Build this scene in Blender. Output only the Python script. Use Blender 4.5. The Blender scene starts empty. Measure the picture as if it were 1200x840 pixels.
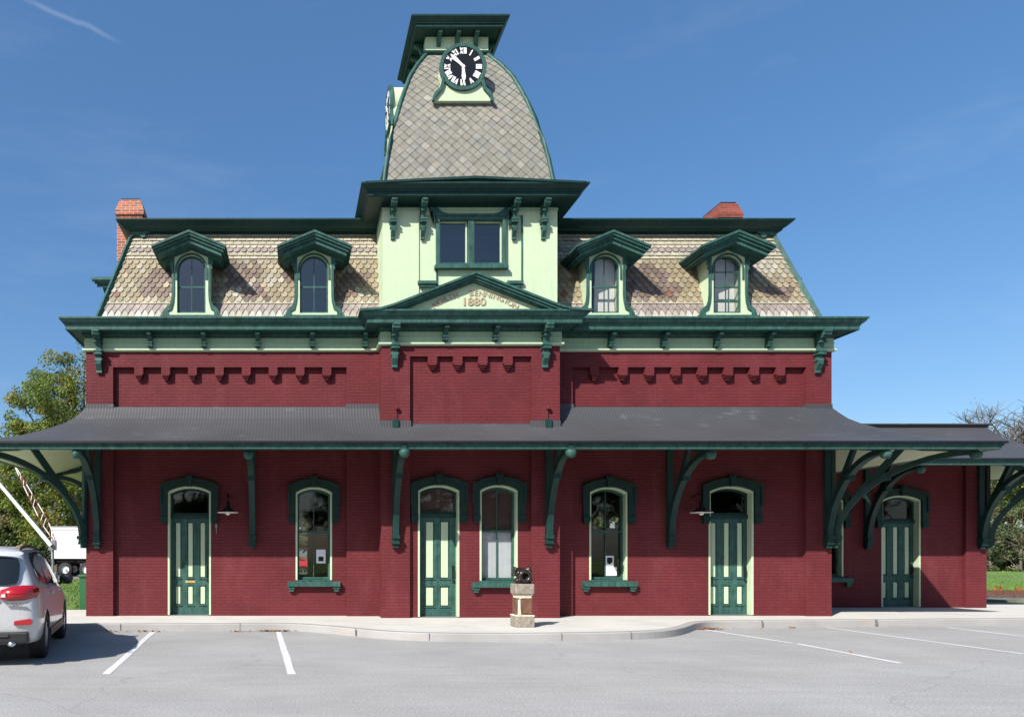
import bpy, bmesh, math, random
from mathutils import Vector, Matrix
from mathutils.geometry import tessellate_polygon
from math import sin, cos, pi, radians, sqrt, atan2
R = random.Random(7)
scn = bpy.context.scene
COL = scn.collection
# ------------------------------------------------------------------ camera
cd = bpy.data.cameras.new('camera'); cam = bpy.data.objects.new('camera', cd); COL.objects.link(cam)
cam.location = (0, 0, 1.6); cam.rotation_euler = (radians(90), 0, 0)
cd.sensor_width = 36; cd.sensor_fit = 'HORIZONTAL'; cd.lens = 25.5
cd.shift_x = 0.215; cd.shift_y = 0.19167; cd.clip_end = 3000; cd.clip_start = 0.1
scn.camera = cam
# ------------------------------------------------------------------ world, sun, exposure
SUNV = Vector((0.93, 1.0, -1.15)).normalized()
EL = math.asin(-SUNV.z)
w = bpy.data.worlds.new('World'); scn.world = w; w.use_nodes = True
nt = w.node_tree; nt.nodes.clear()
N = nt.nodes.new; L = nt.links.new
sky = N('ShaderNodeTexSky'); sky.sky_type = 'NISHITA'; sky.sun_disc = False
sky.sun_elevation = EL; sky.sun_rotation = math.atan2(-SUNV.x, -SUNV.y); sky.altitude = 200
sky.air_density = 1.0; sky.dust_density = 1.6; sky.ozone_density = 2.2
bg = N('ShaderNodeBackground'); bg.inputs['Strength'].default_value = 0.070
out = N('ShaderNodeOutputWorld')
tcw = N('ShaderNodeTexCoord')
# thin high cirrus wisps and one short vapour trail, fixed in direction on the sky
mpw = N('ShaderNodeMapping'); mpw.inputs['Rotation'].default_value = (0.3, 0.5, 0.4); mpw.inputs['Scale'].default_value = (1.2, 3.0, 6.0)
nzw = N('ShaderNodeTexNoise'); nzw.inputs['Scale'].default_value = 1.6; nzw.inputs['Detail'].default_value = 7; nzw.inputs['Roughness'].default_value = 0.62
rpw = N('ShaderNodeValToRGB'); rpw.color_ramp.elements[0].position = 0.52; rpw.color_ramp.elements[1].position = 0.95
mlw = N('ShaderNodeMath'); mlw.operation = 'MULTIPLY'; mlw.inputs[1].default_value = 0.13
L(tcw.outputs['Generated'], mpw.inputs['Vector']); L(mpw.outputs[0], nzw.inputs['Vector']); L(nzw.outputs['Fac'], rpw.inputs[0]); L(rpw.outputs[0], mlw.inputs[0])
def dirv(x, y): return Vector(((x-342)/850, 1, (650-y)/850)).normalized()
A, B = dirv(40, 4), dirv(124, 41)
nn = A.cross(B).normalized(); mid = (A+B).normalized(); al = nn.cross(mid).normalized()
def dotn(v):
    d = N('ShaderNodeVectorMath'); d.operation = 'DOT_PRODUCT'; d.inputs[1].default_value = v; L(nvw.outputs[0], d.inputs[0]); return d
nvw = N('ShaderNodeVectorMath'); nvw.operation = 'NORMALIZE'; L(tcw.outputs['Generated'], nvw.inputs[0])
nz2 = N('ShaderNodeTexNoise'); nz2.inputs['Scale'].default_value = 26; nz2.inputs['Detail'].default_value = 4; L(nvw.outputs[0], nz2.inputs['Vector'])
def mth(op, a, b=None, c=None):
    m = N('ShaderNodeMath'); m.operation = op
    for i, q in enumerate((a, b, c)):
        if q is None: continue
        if isinstance(q, (int, float)): m.inputs[i].default_value = q
        else: L(q, m.inputs[i])
    return m.outputs[0]
wob = mth('MULTIPLY', mth('SUBTRACT', nz2.outputs['Fac'], 0.5), 0.007)
dperp = mth('ABSOLUTE', mth('ADD', dotn(nn).outputs['Value'], wob))
dal = mth('ABSOLUTE', dotn(al).outputs['Value'])
f1 = N('ShaderNodeMapRange'); f1.interpolation_type = 'SMOOTHSTEP'; L(dperp, f1.inputs[0]); f1.inputs[1].default_value = 0.0042; f1.inputs[2].default_value = 0.0; f1.inputs[3].default_value = 0; f1.inputs[4].default_value = 1
f2 = N('ShaderNodeMapRange'); f2.interpolation_type = 'SMOOTHSTEP'; L(dal, f2.inputs[0]); f2.inputs[1].default_value = 0.062; f2.inputs[2].default_value = 0.025; f2.inputs[3].default_value = 0; f2.inputs[4].default_value = 1
f3 = mth('GREATER_THAN', dotn(mid).outputs['Value'], 0)
tr = mth('MULTIPLY', mth('MULTIPLY', f1.outputs[0], f2.outputs[0]), mth('MULTIPLY', f3, 0.11))
fac = mth('ADD', tr, mlw.outputs[0])
hsv = N('ShaderNodeHueSaturation'); hsv.inputs['Saturation'].default_value = 1.27; hsv.inputs['Value'].default_value = 1.15
L(sky.outputs[0], hsv.inputs['Color'])
mxw = N('ShaderNodeMixRGB'); mxw.inputs[2].default_value = (9.0, 9.6, 10.2, 1); L(fac, mxw.inputs[0])
adw = N('ShaderNodeMixRGB'); adw.blend_type = 'ADD'; adw.inputs[0].default_value = 1.0; adw.inputs[2].default_value = (0.42, 0.78, 1.45, 1)
L(hsv.outputs[0], adw.inputs[1]); L(adw.outputs[0], mxw.inputs[1])
L(mxw.outputs[0], bg.inputs['Color']); L(bg.outputs[0], out.inputs['Surface'])
sd = bpy.data.lights.new('sun', 'SUN'); sun = bpy.data.objects.new('sun', sd); COL.objects.link(sun)
sd.energy = 5.0; sd.angle = radians(0.5); sd.color = (1.0, 0.955, 0.89)
sun.rotation_euler = SUNV.to_track_quat('-Z', 'Y').to_euler(); sun.location = (-20, -20, 30)
vs = scn.view_settings
vs.view_transform = 'Standard'; vs.look = 'None'; vs.gamma = 1; vs.use_curve_mapping = False; vs.exposure = 0.62
scn.cycles.max_bounces = 6; scn.cycles.diffuse_bounces = 1; scn.cycles.transparent_max_bounces = 12

# ------------------------------------------------------------------ materials
MATS = {}
def nodes(name):
    m = bpy.data.materials.new(name); m.use_nodes = True
    t = m.node_tree; p = t.nodes['Principled BSDF']; MATS[name] = m
    return m, t, p
def setp(p, **k):
    for a, b in k.items():
        a = a.replace('_', ' ')
        p.inputs[a].default_value = b
def noise(t, vec, scale, detail=4, rough=0.55):
    n = t.nodes.new('ShaderNodeTexNoise'); n.inputs['Scale'].default_value = scale; n.inputs['Detail'].default_value = detail; n.inputs['Roughness'].default_value = rough
    if vec is not None: t.links.new(vec, n.inputs['Vector'])
    return n.outputs['Fac']
def ramp(t, fac, stops):
    r = t.nodes.new('ShaderNodeValToRGB'); t.links.new(fac, r.inputs[0]); e = r.color_ramp.elements
    while len(e) < len(stops): e.new(0.5)
    for i, (q, c) in enumerate(stops):
        e[i].position = q; e[i].color = (*c, 1) if not isinstance(c, (int, float)) else (c, c, c, 1)
    return r.outputs[0]
def mix(t, fac, a, b, mode='MIX'):
    m = t.nodes.new('ShaderNodeMixRGB'); m.blend_type = mode
    for i, q in enumerate((fac, a, b)):
        if isinstance(q, (int, float)): m.inputs[i].default_value = q if i == 0 else (q, q, q, 1)
        elif isinstance(q, tuple): m.inputs[i].default_value = (*q, 1)
        else: t.links.new(q, m.inputs[i])
    return m.outputs[0]
def bump(t, p, h, strength=0.3, dist=0.01):
    b = t.nodes.new('ShaderNodeBump'); b.inputs['Strength'].default_value = strength; b.inputs['Distance'].default_value = dist
    t.links.new(h, b.inputs['Height']); t.links.new(b.outputs[0], p.inputs['Normal'])
def geo(t): return t.nodes.new('ShaderNodeNewGeometry').outputs['Position']
def mapped(t, vec, sc):
    m = t.nodes.new('ShaderNodeMapping'); m.inputs['Scale'].default_value = sc; t.links.new(vec, m.inputs['Vector']); return m.outputs[0]
def uvn(t): return t.nodes.new('ShaderNodeUVMap').outputs[0]
def tcobj(t): return t.nodes.new('ShaderNodeTexCoord').outputs['Object']

def paint(name, c, rough=0.5, var=0.12, bs=0.12, scale=6, boards=False):
    m, t, p = nodes(name); g = geo(t)
    n1 = noise(t, g, scale, 5); n2 = noise(t, mapped(t, g, (9, 9, 0.8)), 2.0, 4)
    dark = tuple(x*(1-var*2) for x in c); lite = tuple(min(1, x*(1+var)) for x in c)
    col = mix(t, 0.5, ramp(t, n1, [(0.3, dark), (0.7, lite)]), ramp(t, n2, [(0.3, dark), (0.7, lite)]))
    t.links.new(col, p.inputs['Base Color']); setp(p, Roughness=rough, Specular_IOR_Level=0.25)
    if boards:
        wv = t.nodes.new('ShaderNodeTexWave'); wv.wave_type = 'BANDS'; wv.bands_direction = 'X'; wv.inputs['Scale'].default_value = 1.15; wv.inputs['Distortion'].default_value = 0
        t.links.new(uvn(t), wv.inputs['Vector'])
        r = ramp(t, wv.outputs['Fac'], [(0.0, 0.0), (0.06, 1.0)])
        bump(t, p, r, 0.25, 0.004)
    else: bump(t, p, n1, bs, 0.004)
    return m
DG = (0.038, 0.105, 0.088)
paint('trim_green', DG, 0.5, 0.32)
paint('hood_green', (0.008, 0.030, 0.025), 0.6, 0.2)  # darkened green: canopy shade painted into the hood mould colour
paint('deep_green', (0.012, 0.042, 0.036), 0.45, 0.2)
paint('light_green', (0.48, 0.58, 0.39), 0.55, 0.05)
paint('light_boards', (0.48, 0.58, 0.39), 0.55, 0.05, boards=True)
paint('frieze_green', (0.33, 0.47, 0.31), 0.55, 0.06)
paint('soffit_green', (0.60, 0.64, 0.44), 0.6, 0.08)
paint('letter_tan', (0.40, 0.30, 0.21), 0.7, 0.08)
paint('white_paint', (0.80, 0.80, 0.78), 0.5, 0.04)
paint('black_paint', (0.012, 0.013, 0.016), 0.35, 0.2)
paint('red_stripe', (0.28, 0.05, 0.065), 0.5, 0.1)
paint('plaster', (0.42, 0.38, 0.32), 0.8, 0.1)
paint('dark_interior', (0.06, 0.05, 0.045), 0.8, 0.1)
paint('white_curtain', (0.80, 0.80, 0.74), 0.9, 0.04)
paint('shade_white', (0.62, 0.66, 0.68), 0.9, 0.04)
paint('shade_brown', (0.13, 0.085, 0.07), 0.9, 0.06)
paint('brass', (0.50, 0.33, 0.12), 0.35, 0.2)
paint('bin_green', (0.03, 0.12, 0.05), 0.5, 0.1)
paint('orange_leaf', (0.45, 0.12, 0.03), 0.8, 0.3, scale=30)

def brick(name, c, painted=True, mortar=None, bumpst=0.55):
    m, t, p = nodes(name); u = uvn(t); g = geo(t)
    b = t.nodes.new('ShaderNodeTexBrick'); t.links.new(u, b.inputs['Vector'])
    b.inputs['Scale'].default_value = 1.0; b.inputs['Brick Width'].default_value = 0.215; b.inputs['Row Height'].default_value = 0.0725
    b.inputs['Mortar Size'].default_value = 0.006; b.inputs['Mortar Smooth'].default_value = 0.35; b.inputs['Bias'].default_value = 0.0
    n1 = noise(t, g, 0.9, 5, 0.6); n2 = noise(t, mapped(t, g, (3, 3, 12)), 2.2, 5, 0.65)
    if painted:
        b.inputs['Color1'].default_value = (*[x*0.95 for x in c], 1); b.inputs['Color2'].default_value = (*[min(1, x*1.05) for x in c], 1)
        b.inputs['Mortar'].default_value = (*[x*0.93 for x in c], 1)
    else:
        b.inputs['Color1'].default_value = (*[x*0.70 for x in c], 1); b.inputs['Color2'].default_value = (*[x*1.35 for x in c], 1)
        b.inputs['Mortar'].default_value = (*mortar, 1); b.inputs['Mortar Size'].default_value = 0.012
    col = mix(t, 0.8, b.outputs['Color'], ramp(t, n1, [(0.25, 0.60), (0.75, 1.0)]), 'MULTIPLY')
    n4 = noise(t, mapped(t, g, (1.2, 1.2, 0.35)), 1.7, 6, 0.7)
    col = mix(t, ramp(t, n4, [(0.52, 0.0), (0.75, 0.32)]), col, (c[0]*1.35+.02, c[1]*1.9+.02, c[2]*1.8+.02))
    chip = ramp(t, n2, [(0.665, 0.0), (0.76, 1.0)])
    col = mix(t, mix(t, 1.0, chip, 0.32, 'MULTIPLY'), col, (c[0]*1.7+0.03, c[1]*2.6+0.03, c[2]*2.4+0.03))
    t.links.new(col, p.inputs['Base Color']); setp(p, Roughness=0.7, Specular_IOR_Level=0.2)
    h = mix(t, 0.45, b.outputs['Fac'], mix(t, 0.5, n2, noise(t, mapped(t, g, (5, 5, 14)), 3.0, 4, 0.6))); inv = t.nodes.new('ShaderNodeInvert'); t.links.new(h, inv.inputs['Color'])
    bump(t, p, inv.outputs[0], bumpst, 0.02)
    return m
brick('red_painted_brick', (0.146, 0.025, 0.030), bumpst=1.1)
brick('bare_brick', (0.36, 0.095, 0.05), False, (0.45, 0.36, 0.29))
brick('old_brick', (0.24, 0.052, 0.036), False, (0.22, 0.10, 0.08))

def attrcol(name, rough=0.75, sc=20, amt=0.35, trans=0.0, bs=0.25):
    m, t, p = nodes(name); a = t.nodes.new('ShaderNodeVertexColor'); a.layer_name = 'Col'
    n = noise(t, geo(t), sc, 5, 0.6)
    col = mix(t, amt, a.outputs['Color'], ramp(t, n, [(0.3, 0.35), (0.7, 1.0)]), 'MULTIPLY')
    t.links.new(col, p.inputs['Base Color']); setp(p, Roughness=rough)
    if trans:
        tl = t.nodes.new('ShaderNodeBsdfTranslucent'); t.links.new(col, tl.inputs['Color'])
        mx = t.nodes.new('ShaderNodeMixShader'); mx.inputs[0].default_value = trans
        t.links.new(p.outputs[0], mx.inputs[1]); t.links.new(tl.outputs[0], mx.inputs[2])
        t.links.new(mx.outputs[0], t.nodes['Material Output'].inputs['Surface'])
    else: bump(t, p, n, bs, 0.01)
    return m
attrcol('slate', 0.6, 9, 0.42)
attrcol('leaves', 0.65, 3, 0.2, 0.3)

def canopy_mat():
    m, t, p = nodes('canopy_roofing'); u = uvn(t); g = geo(t)
    wv = t.nodes.new('ShaderNodeTexWave'); wv.wave_type = 'BANDS'; wv.bands_direction = 'X'; wv.inputs['Scale'].default_value = 4.4; wv.inputs['Distortion'].default_value = 0.15
    t.links.new(u, wv.inputs['Vector'])
    n = noise(t, mapped(t, g, (0.9, 3, 2)), 2.4, 7, 0.65); n2 = noise(t, g, 0.5, 3)
    col = ramp(t, n2, [(0.3, (0.042, 0.044, 0.049)), (0.7, (0.058, 0.060, 0.067))])
    col = mix(t, ramp(t, n, [(0.60, 0.0), (0.76, 0.42)]), col, (0.20, 0.20, 0.21))
    col = mix(t, 0.30, col, ramp(t, wv.outputs['Fac'], [(0.0, 0.6), (0.5, 1.0)]), 'MULTIPLY')
    t.links.new(col, p.inputs['Base Color']); setp(p, Roughness=0.6)
    bump(t, p, wv.outputs['Fac'], 0.35, 0.008); return m
canopy_mat()
def glass(name, refl=0.12, tint=0.78):
    m, t, p = nodes(name)
    g = t.nodes.new('ShaderNodeBsdfGlossy'); g.inputs['Roughness'].default_value = 0.03; g.inputs['Color'].default_value = (0.85, 0.82, 0.78, 1)
    tr_ = t.nodes.new('ShaderNodeBsdfTransparent'); tr_.inputs['Color'].default_value = (tint, tint, tint, 1)
    ge = t.nodes.new('ShaderNodeNewGeometry'); dt = t.nodes.new('ShaderNodeVectorMath'); dt.operation = 'DOT_PRODUCT'; t.links.new(ge.outputs['Incoming'], dt.inputs[0]); t.links.new(ge.outputs['Normal'], dt.inputs[1])
    def mm(op, a, b=0.0):
        k = t.nodes.new('ShaderNodeMath'); k.operation = op
        for i, q in enumerate((a, b)):
            if isinstance(q, (int, float)): k.inputs[i].default_value = q
            else: t.links.new(q, k.inputs[i])
        return k.outputs[0]
    f5 = mm('POWER', mm('SUBTRACT', 1.0, mm('ABSOLUTE', dt.outputs['Value'])), 5.0)
    ad = t.nodes.new('ShaderNodeMath'); ad.operation = 'ADD'; ad.use_clamp = True; ad.inputs[1].default_value = refl; t.links.new(f5, ad.inputs[0])
    nz = noise(t, geo(t), 1.3, 2); bp = t.nodes.new('ShaderNodeBump'); bp.inputs['Strength'].default_value = 0.06; bp.inputs['Distance'].default_value = 0.05
    t.links.new(nz, bp.inputs['Height']); t.links.new(bp.outputs[0], g.inputs['Normal'])
    mx = t.nodes.new('ShaderNodeMixShader'); t.links.new(ad.outputs[0], mx.inputs[0]); t.links.new(tr_.outputs[0], mx.inputs[1]); t.links.new(g.outputs[0], mx.inputs[2])
    t.links.new(mx.outputs[0], t.nodes['Material Output'].inputs['Surface']); return m
glass('window_glass', 0.045, 0.9); glass('attic_glass', 0.10, 0.8)
def plain(name, c, rough=0.5, metal=0.0, coat=0.0, **k):
    m, t, p = nodes(name); setp(p, Roughness=rough, Metallic=metal); p.inputs['Base Color'].default_value = (*c, 1)
    if coat: p.inputs['Coat Weight'].default_value = coat; p.inputs['Coat Roughness'].default_value = 0.06
    n = noise(t, geo(t), 35, 3)
    cc = mix(t, 0.25, c, ramp(t, n, [(0.35, 0.6), (0.65, 1.0)]), 'MULTIPLY'); t.links.new(cc, p.inputs['Base Color'])
    return m
plain('car_silver', (0.58, 0.59, 0.60), 0.38, 0.25, 0.8)
plain('car_red', (0.55, 0.01, 0.03), 0.35, 0.0, 0.9)
plain('car_glass', (0.01, 0.013, 0.016), 0.06)
plain('tyre', (0.02, 0.02, 0.021), 0.8)
plain('rim', (0.45, 0.46, 0.48), 0.3, 0.8)
plain('lens_red', (0.36, 0.003, 0.008), 0.12, 0, 1.0)
plain('lens_white', (0.7, 0.68, 0.68), 0.15, 0, 1.0)
plain('chrome', (0.7, 0.7, 0.72), 0.15, 1.0)
plain('black_plastic', (0.02, 0.02, 0.022), 0.45)
plain('steel_grey', (0.25, 0.25, 0.26), 0.5, 0.5)
plain('lamp_white', (0.82, 0.8, 0.72), 0.4)
plain('paper', (0.72, 0.73, 0.76), 0.8)
plain('paper_white', (0.85, 0.86, 0.88), 0.8)
plain('trailer_white', (0.80, 0.81, 0.82), 0.4)

def rusty(name, c1, c2, c3, sc=9):
    m, t, p = nodes(name); n = noise(t, mapped(t, geo(t), (1, 1, 0.6)), sc, 7, 0.7)
    t.links.new(ramp(t, n, [(0.25, c1), (0.5, c2), (0.72, c3)]), p.inputs['Base Color']); setp(p, Roughness=0.7); bump(t, p, n, 0.5, 0.01); return m
rusty('weathered_stone', (0.13, 0.11, 0.08), (0.24, 0.21, 0.165), (0.36, 0.33, 0.28), 22)
rusty('rust_brown', (0.06, 0.03, 0.022), (0.13, 0.06, 0.035), (0.22, 0.10, 0.05), 14)
rusty('rust_white', (0.62, 0.30, 0.12), (0.75, 0.66, 0.50), (0.85, 0.82, 0.74), 13)
rusty('cast_iron', (0.012, 0.009, 0.009), (0.022, 0.014, 0.013), (0.05, 0.022, 0.018), 18)
MATS['cast_iron'].node_tree.nodes['Principled BSDF'].inputs['Roughness'].default_value = 0.25
rusty('tank_rust', (0.10, 0.045, 0.022), (0.2, 0.095, 0.05), (0.32, 0.18, 0.11), 3)
rusty('bark', (0.05, 0.04, 0.032), (0.10, 0.08, 0.065), (0.16, 0.135, 0.11), 8)

def asphalt():
    m, t, p = nodes('asphalt'); g = geo(t)
    n1 = noise(t, g, 42, 5, 0.75); n2 = noise(t, g, 0.55, 6, 0.6); n3 = noise(t, mapped(t, g, (0.5, 3, 1)), 1.6, 6, 0.65)
    col = ramp(t, n2, [(0.3, (0.31, 0.306, 0.298)), (0.7, (0.385, 0.38, 0.37))])
    col = mix(t, 0.75, col, ramp(t, n1, [(0.38, 0.5), (0.62, 1.2)]), 'MULTIPLY')
    col = mix(t, 0.4, col, ramp(t, n3, [(0.35, 0.78), (0.65, 1.0)]), 'MULTIPLY')
    v = t.nodes.new('ShaderNodeTexVoronoi'); v.feature = 'DISTANCE_TO_EDGE'; v.inputs['Scale'].default_value = 0.16
    ds = t.nodes.new('ShaderNodeVectorMath'); ds.operation = 'ADD'; nn_ = t.nodes.new('ShaderNodeTexNoise'); nn_.inputs['Scale'].default_value = 1.3; nn_.inputs['Detail'].default_value = 6; t.links.new(g, nn_.inputs['Vector'])
    t.links.new(g, ds.inputs[0]); t.links.new(nn_.outputs['Color'], ds.inputs[1]); t.links.new(ds.outputs[0], v.inputs['Vector'])
    cr = ramp(t, v.outputs['Distance'], [(0.0, 0.62), (0.004, 1.0)])
    col = mix(t, 0.45, col, cr, 'MULTIPLY')
    sp = noise(t, g, 14, 3, 0.5); col = mix(t, ramp(t, sp, [(0.70, 0.0), (0.78, 0.45)]), col, (0.14, 0.145, 0.15))
    t.links.new(col, p.inputs['Base Color']); setp(p, Roughness=0.9); bump(t, p, n1, 0.35, 0.004)
asphalt()
def concrete(name, c, st=(0.30, 0.24, 0.16), amt=0.35):
    m, t, p = nodes(name); g = geo(t)
    n1 = noise(t, g, 60, 4, 0.7); n2 = noise(t, g, 1.1, 6, 0.6); n3 = noise(t, mapped(t, g, (1.3, 1.3, 7)), 2.0, 7, 0.7)
    col = ramp(t, n2, [(0.3, tuple(x*0.86 for x in c)), (0.7, tuple(x*1.06 for x in c))])
    col = mix(t, 0.4, col, ramp(t, n1, [(0.3, 0.72), (0.7, 1.05)]), 'MULTIPLY')
    col = mix(t, mix(t, 1.0, ramp(t, n3, [(0.55, 0.0), (0.72, 1.0)]), amt, 'MULTIPLY'), col, st)
    t.links.new(col, p.inputs['Base Color']); setp(p, Roughness=0.85); bump(t, p, n1, 0.3, 0.004)
concrete('pavement_concrete', (0.56, 0.545, 0.50), (0.45, 0.42, 0.38), 0.25)
concrete('kerb_granite', (0.36, 0.35, 0.34), (0.34, 0.26, 0.16), 0.85)
concrete('worn_line_paint', (0.62, 0.62, 0.63), (0.33, 0.34, 0.35), 0.7)
def grassm(name, a, b, c, sc=0.25):
    m, t, p = nodes(name); g = geo(t)
    n1 = noise(t, g, sc, 5, 0.6); n2 = noise(t, mapped(t, g, (9, 2, 9)), 1.5, 5, 0.7)
    col = ramp(t, n1, [(0.3, a), (0.5, b), (0.72, c)])
    col = mix(t, 0.6, col, ramp(t, n2, [(0.3, 0.55), (0.7, 1.15)]), 'MULTIPLY')
    t.links.new(col, p.inputs['Base Color']); setp(p, Roughness=0.95); bump(t, p, n2, 0.6, 0.05)
grassm('grass_field', (0.07, 0.13, 0.018), (0.105, 0.19, 0.028), (0.17, 0.22, 0.045))
grassm('grass_blade', (0.075, 0.14, 0.02), (0.11, 0.20, 0.03), (0.17, 0.23, 0.05), 0.8)
grassm('ballast', (0.10, 0.085, 0.07), (0.17, 0.15, 0.125), (0.26, 0.24, 0.21), 3.0)

# ------------------------------------------------------------------ mesh builder
def wloc(o):
    v = Vector((0, 0, 0))
    while o is not None: v += Vector(o.location); o = o.parent
    return v
class MB:
    def __init__(s): s.v = []; s.f = []; s.c = []; s.m = []; s.mi = 0; s.col = None; s.M = None
    def add(s, vs, fs):
        n = len(s.v)
        s.v += [tuple(s.M @ Vector(p)) for p in vs] if s.M is not None else [tuple(p) for p in vs]
        for f in fs:
            s.f.append(tuple(i+n for i in f)); s.c.append(s.col); s.m.append(s.mi)
        return s
    def box(s, x0, x1, y0, y1, z0, z1):
        vs = [(x, y, z) for x in (x0, x1) for y in (y0, y1) for z in (z0, z1)]
        return s.add(vs, [(0, 1, 3, 2), (4, 6, 7, 5), (0, 4, 5, 1), (2, 3, 7, 6), (0, 2, 6, 4), (1, 5, 7, 3)])
    def prism(s, pts, ax, a, b, caps=True):
        def P(p, t):
            return (p[0], t, p[1]) if ax == 'y' else (t, p[0], p[1]) if ax == 'x' else (p[0], p[1], t)
        n = len(pts); vs = [P(p, a) for p in pts] + [P(p, b) for p in pts]
        fs = [(i, (i+1) % n, n+(i+1) % n, n+i) for i in range(n)]
        if caps: fs += [tuple(range(n)), tuple(range(2*n-1, n-1, -1))]
        return s.add(vs, fs)
    def ring(s, A, B, a, b, ax='y', closed=True):      # solid between two matching loops
        def P(p, t):
            return (p[0], t, p[1]) if ax == 'y' else (t, p[0], p[1]) if ax == 'x' else (p[0], p[1], t)
        n = len(A); vs = [P(p, a) for p in A]+[P(p, a) for p in B]+[P(p, b) for p in A]+[P(p, b) for p in B]
        fs = []
        for i in range(n if closed else n-1):
            j = (i+1) % n
            fs += [(i, j, n+j, n+i), (2*n+i, 3*n+i, 3*n+j, 2*n+j), (i, 2*n+i, 2*n+j, j), (n+i, n+j, 3*n+j, 3*n+i)]
        if not closed: fs += [(0, n, 3*n, 2*n), (n-1, 3*n-1, 4*n-1, 2*n-1)]
        return s.add(vs, fs)
    def plate(s, outer, holes, a, b, ax='y'):
        loops = [outer]+holes
        def P(p, t):
            return (p[0], t, p[1]) if ax == 'y' else (t, p[0], p[1]) if ax == 'x' else (p[0], p[1], t)
        flat = [p for l in loops for p in l]
        tris = tessellate_polygon([[Vector((p[0], p[1], 0)) for p in l] for l in loops]); n = len(flat)
        vs = [P(p, a) for p in flat]+[P(p, b) for p in flat]
        fs = [tuple(t) for t in tris]+[tuple(i+n for i in t) for t in tris]
        k = 0
        for l in loops:
            m = len(l)
            for i in range(m): j = (i+1) % m; fs.append((k+i, k+j, n+k+j, n+k+i))
            k += m
        return s.add(vs, fs)
    def tube(s, pts, rad, n=8, cap=True, sq=1.0):
        pts = [Vector(p) for p in pts]; k = len(pts)
        if not isinstance(rad, (list, tuple)): rad = [rad]*k
        vs = []; fs = []
        for i, p in enumerate(pts):
            d = (pts[min(i+1, k-1)]-pts[max(i-1, 0)]).normalized()
            up = Vector((0, 0, 1)) if abs(d.z) < 0.95 else Vector((0, 1, 0))
            a = d.cross(up).normalized(); b = a.cross(d)
            for j in range(n):
                t = 2*pi*j/n+pi/n; vs.append(p+(a*cos(t)+b*sin(t)*sq)*rad[i])
        for i in range(k-1):
            for j in range(n): fs.append((i*n+j, i*n+(j+1) % n, (i+1)*n+(j+1) % n, (i+1)*n+j))
        if cap: fs += [tuple(range(n-1, -1, -1)), tuple((k-1)*n+j for j in range(n))]
        return s.add(vs, fs)
    def lathe(s, prof, c, ax='z', n=20, caps=False):
        vs = []; fs = []; k = len(prof)
        for r, h in prof:
            for j in range(n):
                t = 2*pi*j/n; x, y = r*cos(t), r*sin(t)
                vs.append((c[0]+x, c[1]+y, c[2]+h) if ax == 'z' else (c[0]+x, c[1]+h, c[2]+y) if ax == 'y' else (c[0]+h, c[1]+x, c[2]+y))
        for i in range(k-1):
            for j in range(n): fs.append((i*n+j, i*n+(j+1) % n, (i+1)*n+(j+1) % n, (i+1)*n+j))
        if caps and prof[0][0] > 1e-4: fs.append(tuple(range(n)))
        if caps and prof[-1][0] > 1e-4: fs.append(tuple((k-1)*n+j for j in range(n)))
        return s.add(vs, fs)
    def sweep(s, path, prof, closed=False, sx=1.0):    # profile (outward, z) along a plan outline; outward is to the right of travel
        n = len(path); k = len(prof); vs = []
        def nrm(a, b):
            d = Vector((b[0]-a[0], b[1]-a[1])).normalized(); return Vector((d.y, -d.x))
        for i in range(n):
            n1 = nrm(path[i-1], path[i]) if (i > 0 or closed) else None
            n2 = nrm(path[i], path[(i+1) % n]) if (i < n-1 or closed) else None
            n1 = n1 or n2; n2 = n2 or n1
            m = (n1+n2)/(1+n1.dot(n2))
            for o, z in prof: vs.append((path[i][0]+m.x*o*sx, path[i][1]+m.y*o, z))
        fs = []
        for i in range(n if closed else n-1):
            j = (i+1) % n
            for q in range(k-1): fs.append((i*k+q, i*k+q+1, j*k+q+1, j*k+q))
        return s.add(vs, fs)
    def build(s, name, mat, parent=None, smooth=False, bevel=0, cat=None, label=None, group=None, kind=None, recalc=True, loc=None):
        me = bpy.data.meshes.new(name); base = wloc(parent) if parent is not None else Vector(loc or (0, 0, 0))
        me.from_pydata([(p[0]-base.x, p[1]-base.y, p[2]-base.z) for p in s.v], [], s.f)
        if recalc:
            bm = bmesh.new(); bm.from_mesh(me); bmesh.ops.recalc_face_normals(bm, faces=bm.faces); bm.to_mesh(me); bm.free()
        mats = mat if isinstance(mat, (list, tuple)) else [mat]
        for q in mats: me.materials.append(MATS[q])
        for i, p in enumerate(me.polygons):
            p.material_index = s.m[i]; p.use_smooth = smooth
        uvl = me.uv_layers.new(name='UVMap').data
        for p in me.polygons:
            nx, ny, nz = abs(p.normal.x), abs(p.normal.y), abs(p.normal.z)
            for li in p.loop_indices:
                co = me.vertices[me.loops[li].vertex_index].co+base
                uvl[li].uv = (co.x, co.y) if (nz >= nx and nz >= ny) else ((co.x, co.z) if ny >= nx else (co.y, co.z))
        if any(c is not None for c in s.c):
            at = me.color_attributes.new('Col', 'FLOAT_COLOR', 'CORNER').data
            for i, p in enumerate(me.polygons):
                c = s.c[i] or (1, 1, 1)
                for li in p.loop_indices: at[li].color = (*c, 1)
        o = bpy.data.objects.new(name, me); COL.objects.link(o)
        if parent is not None: o.parent = parent
        else: o.location = base
        if bevel:
            b = o.modifiers.new('bevel', 'BEVEL'); b.width = bevel; b.segments = 2; b.limit_method = 'ANGLE'; b.angle_limit = radians(40)
        tag(o, label, cat, group, kind); return o
def tag(o, label=None, cat=None, group=None, kind=None):
    if label: o['label'] = label
    if cat: o['category'] = cat
    if group: o['group'] = group
    if kind: o['kind'] = kind
    return o
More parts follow.
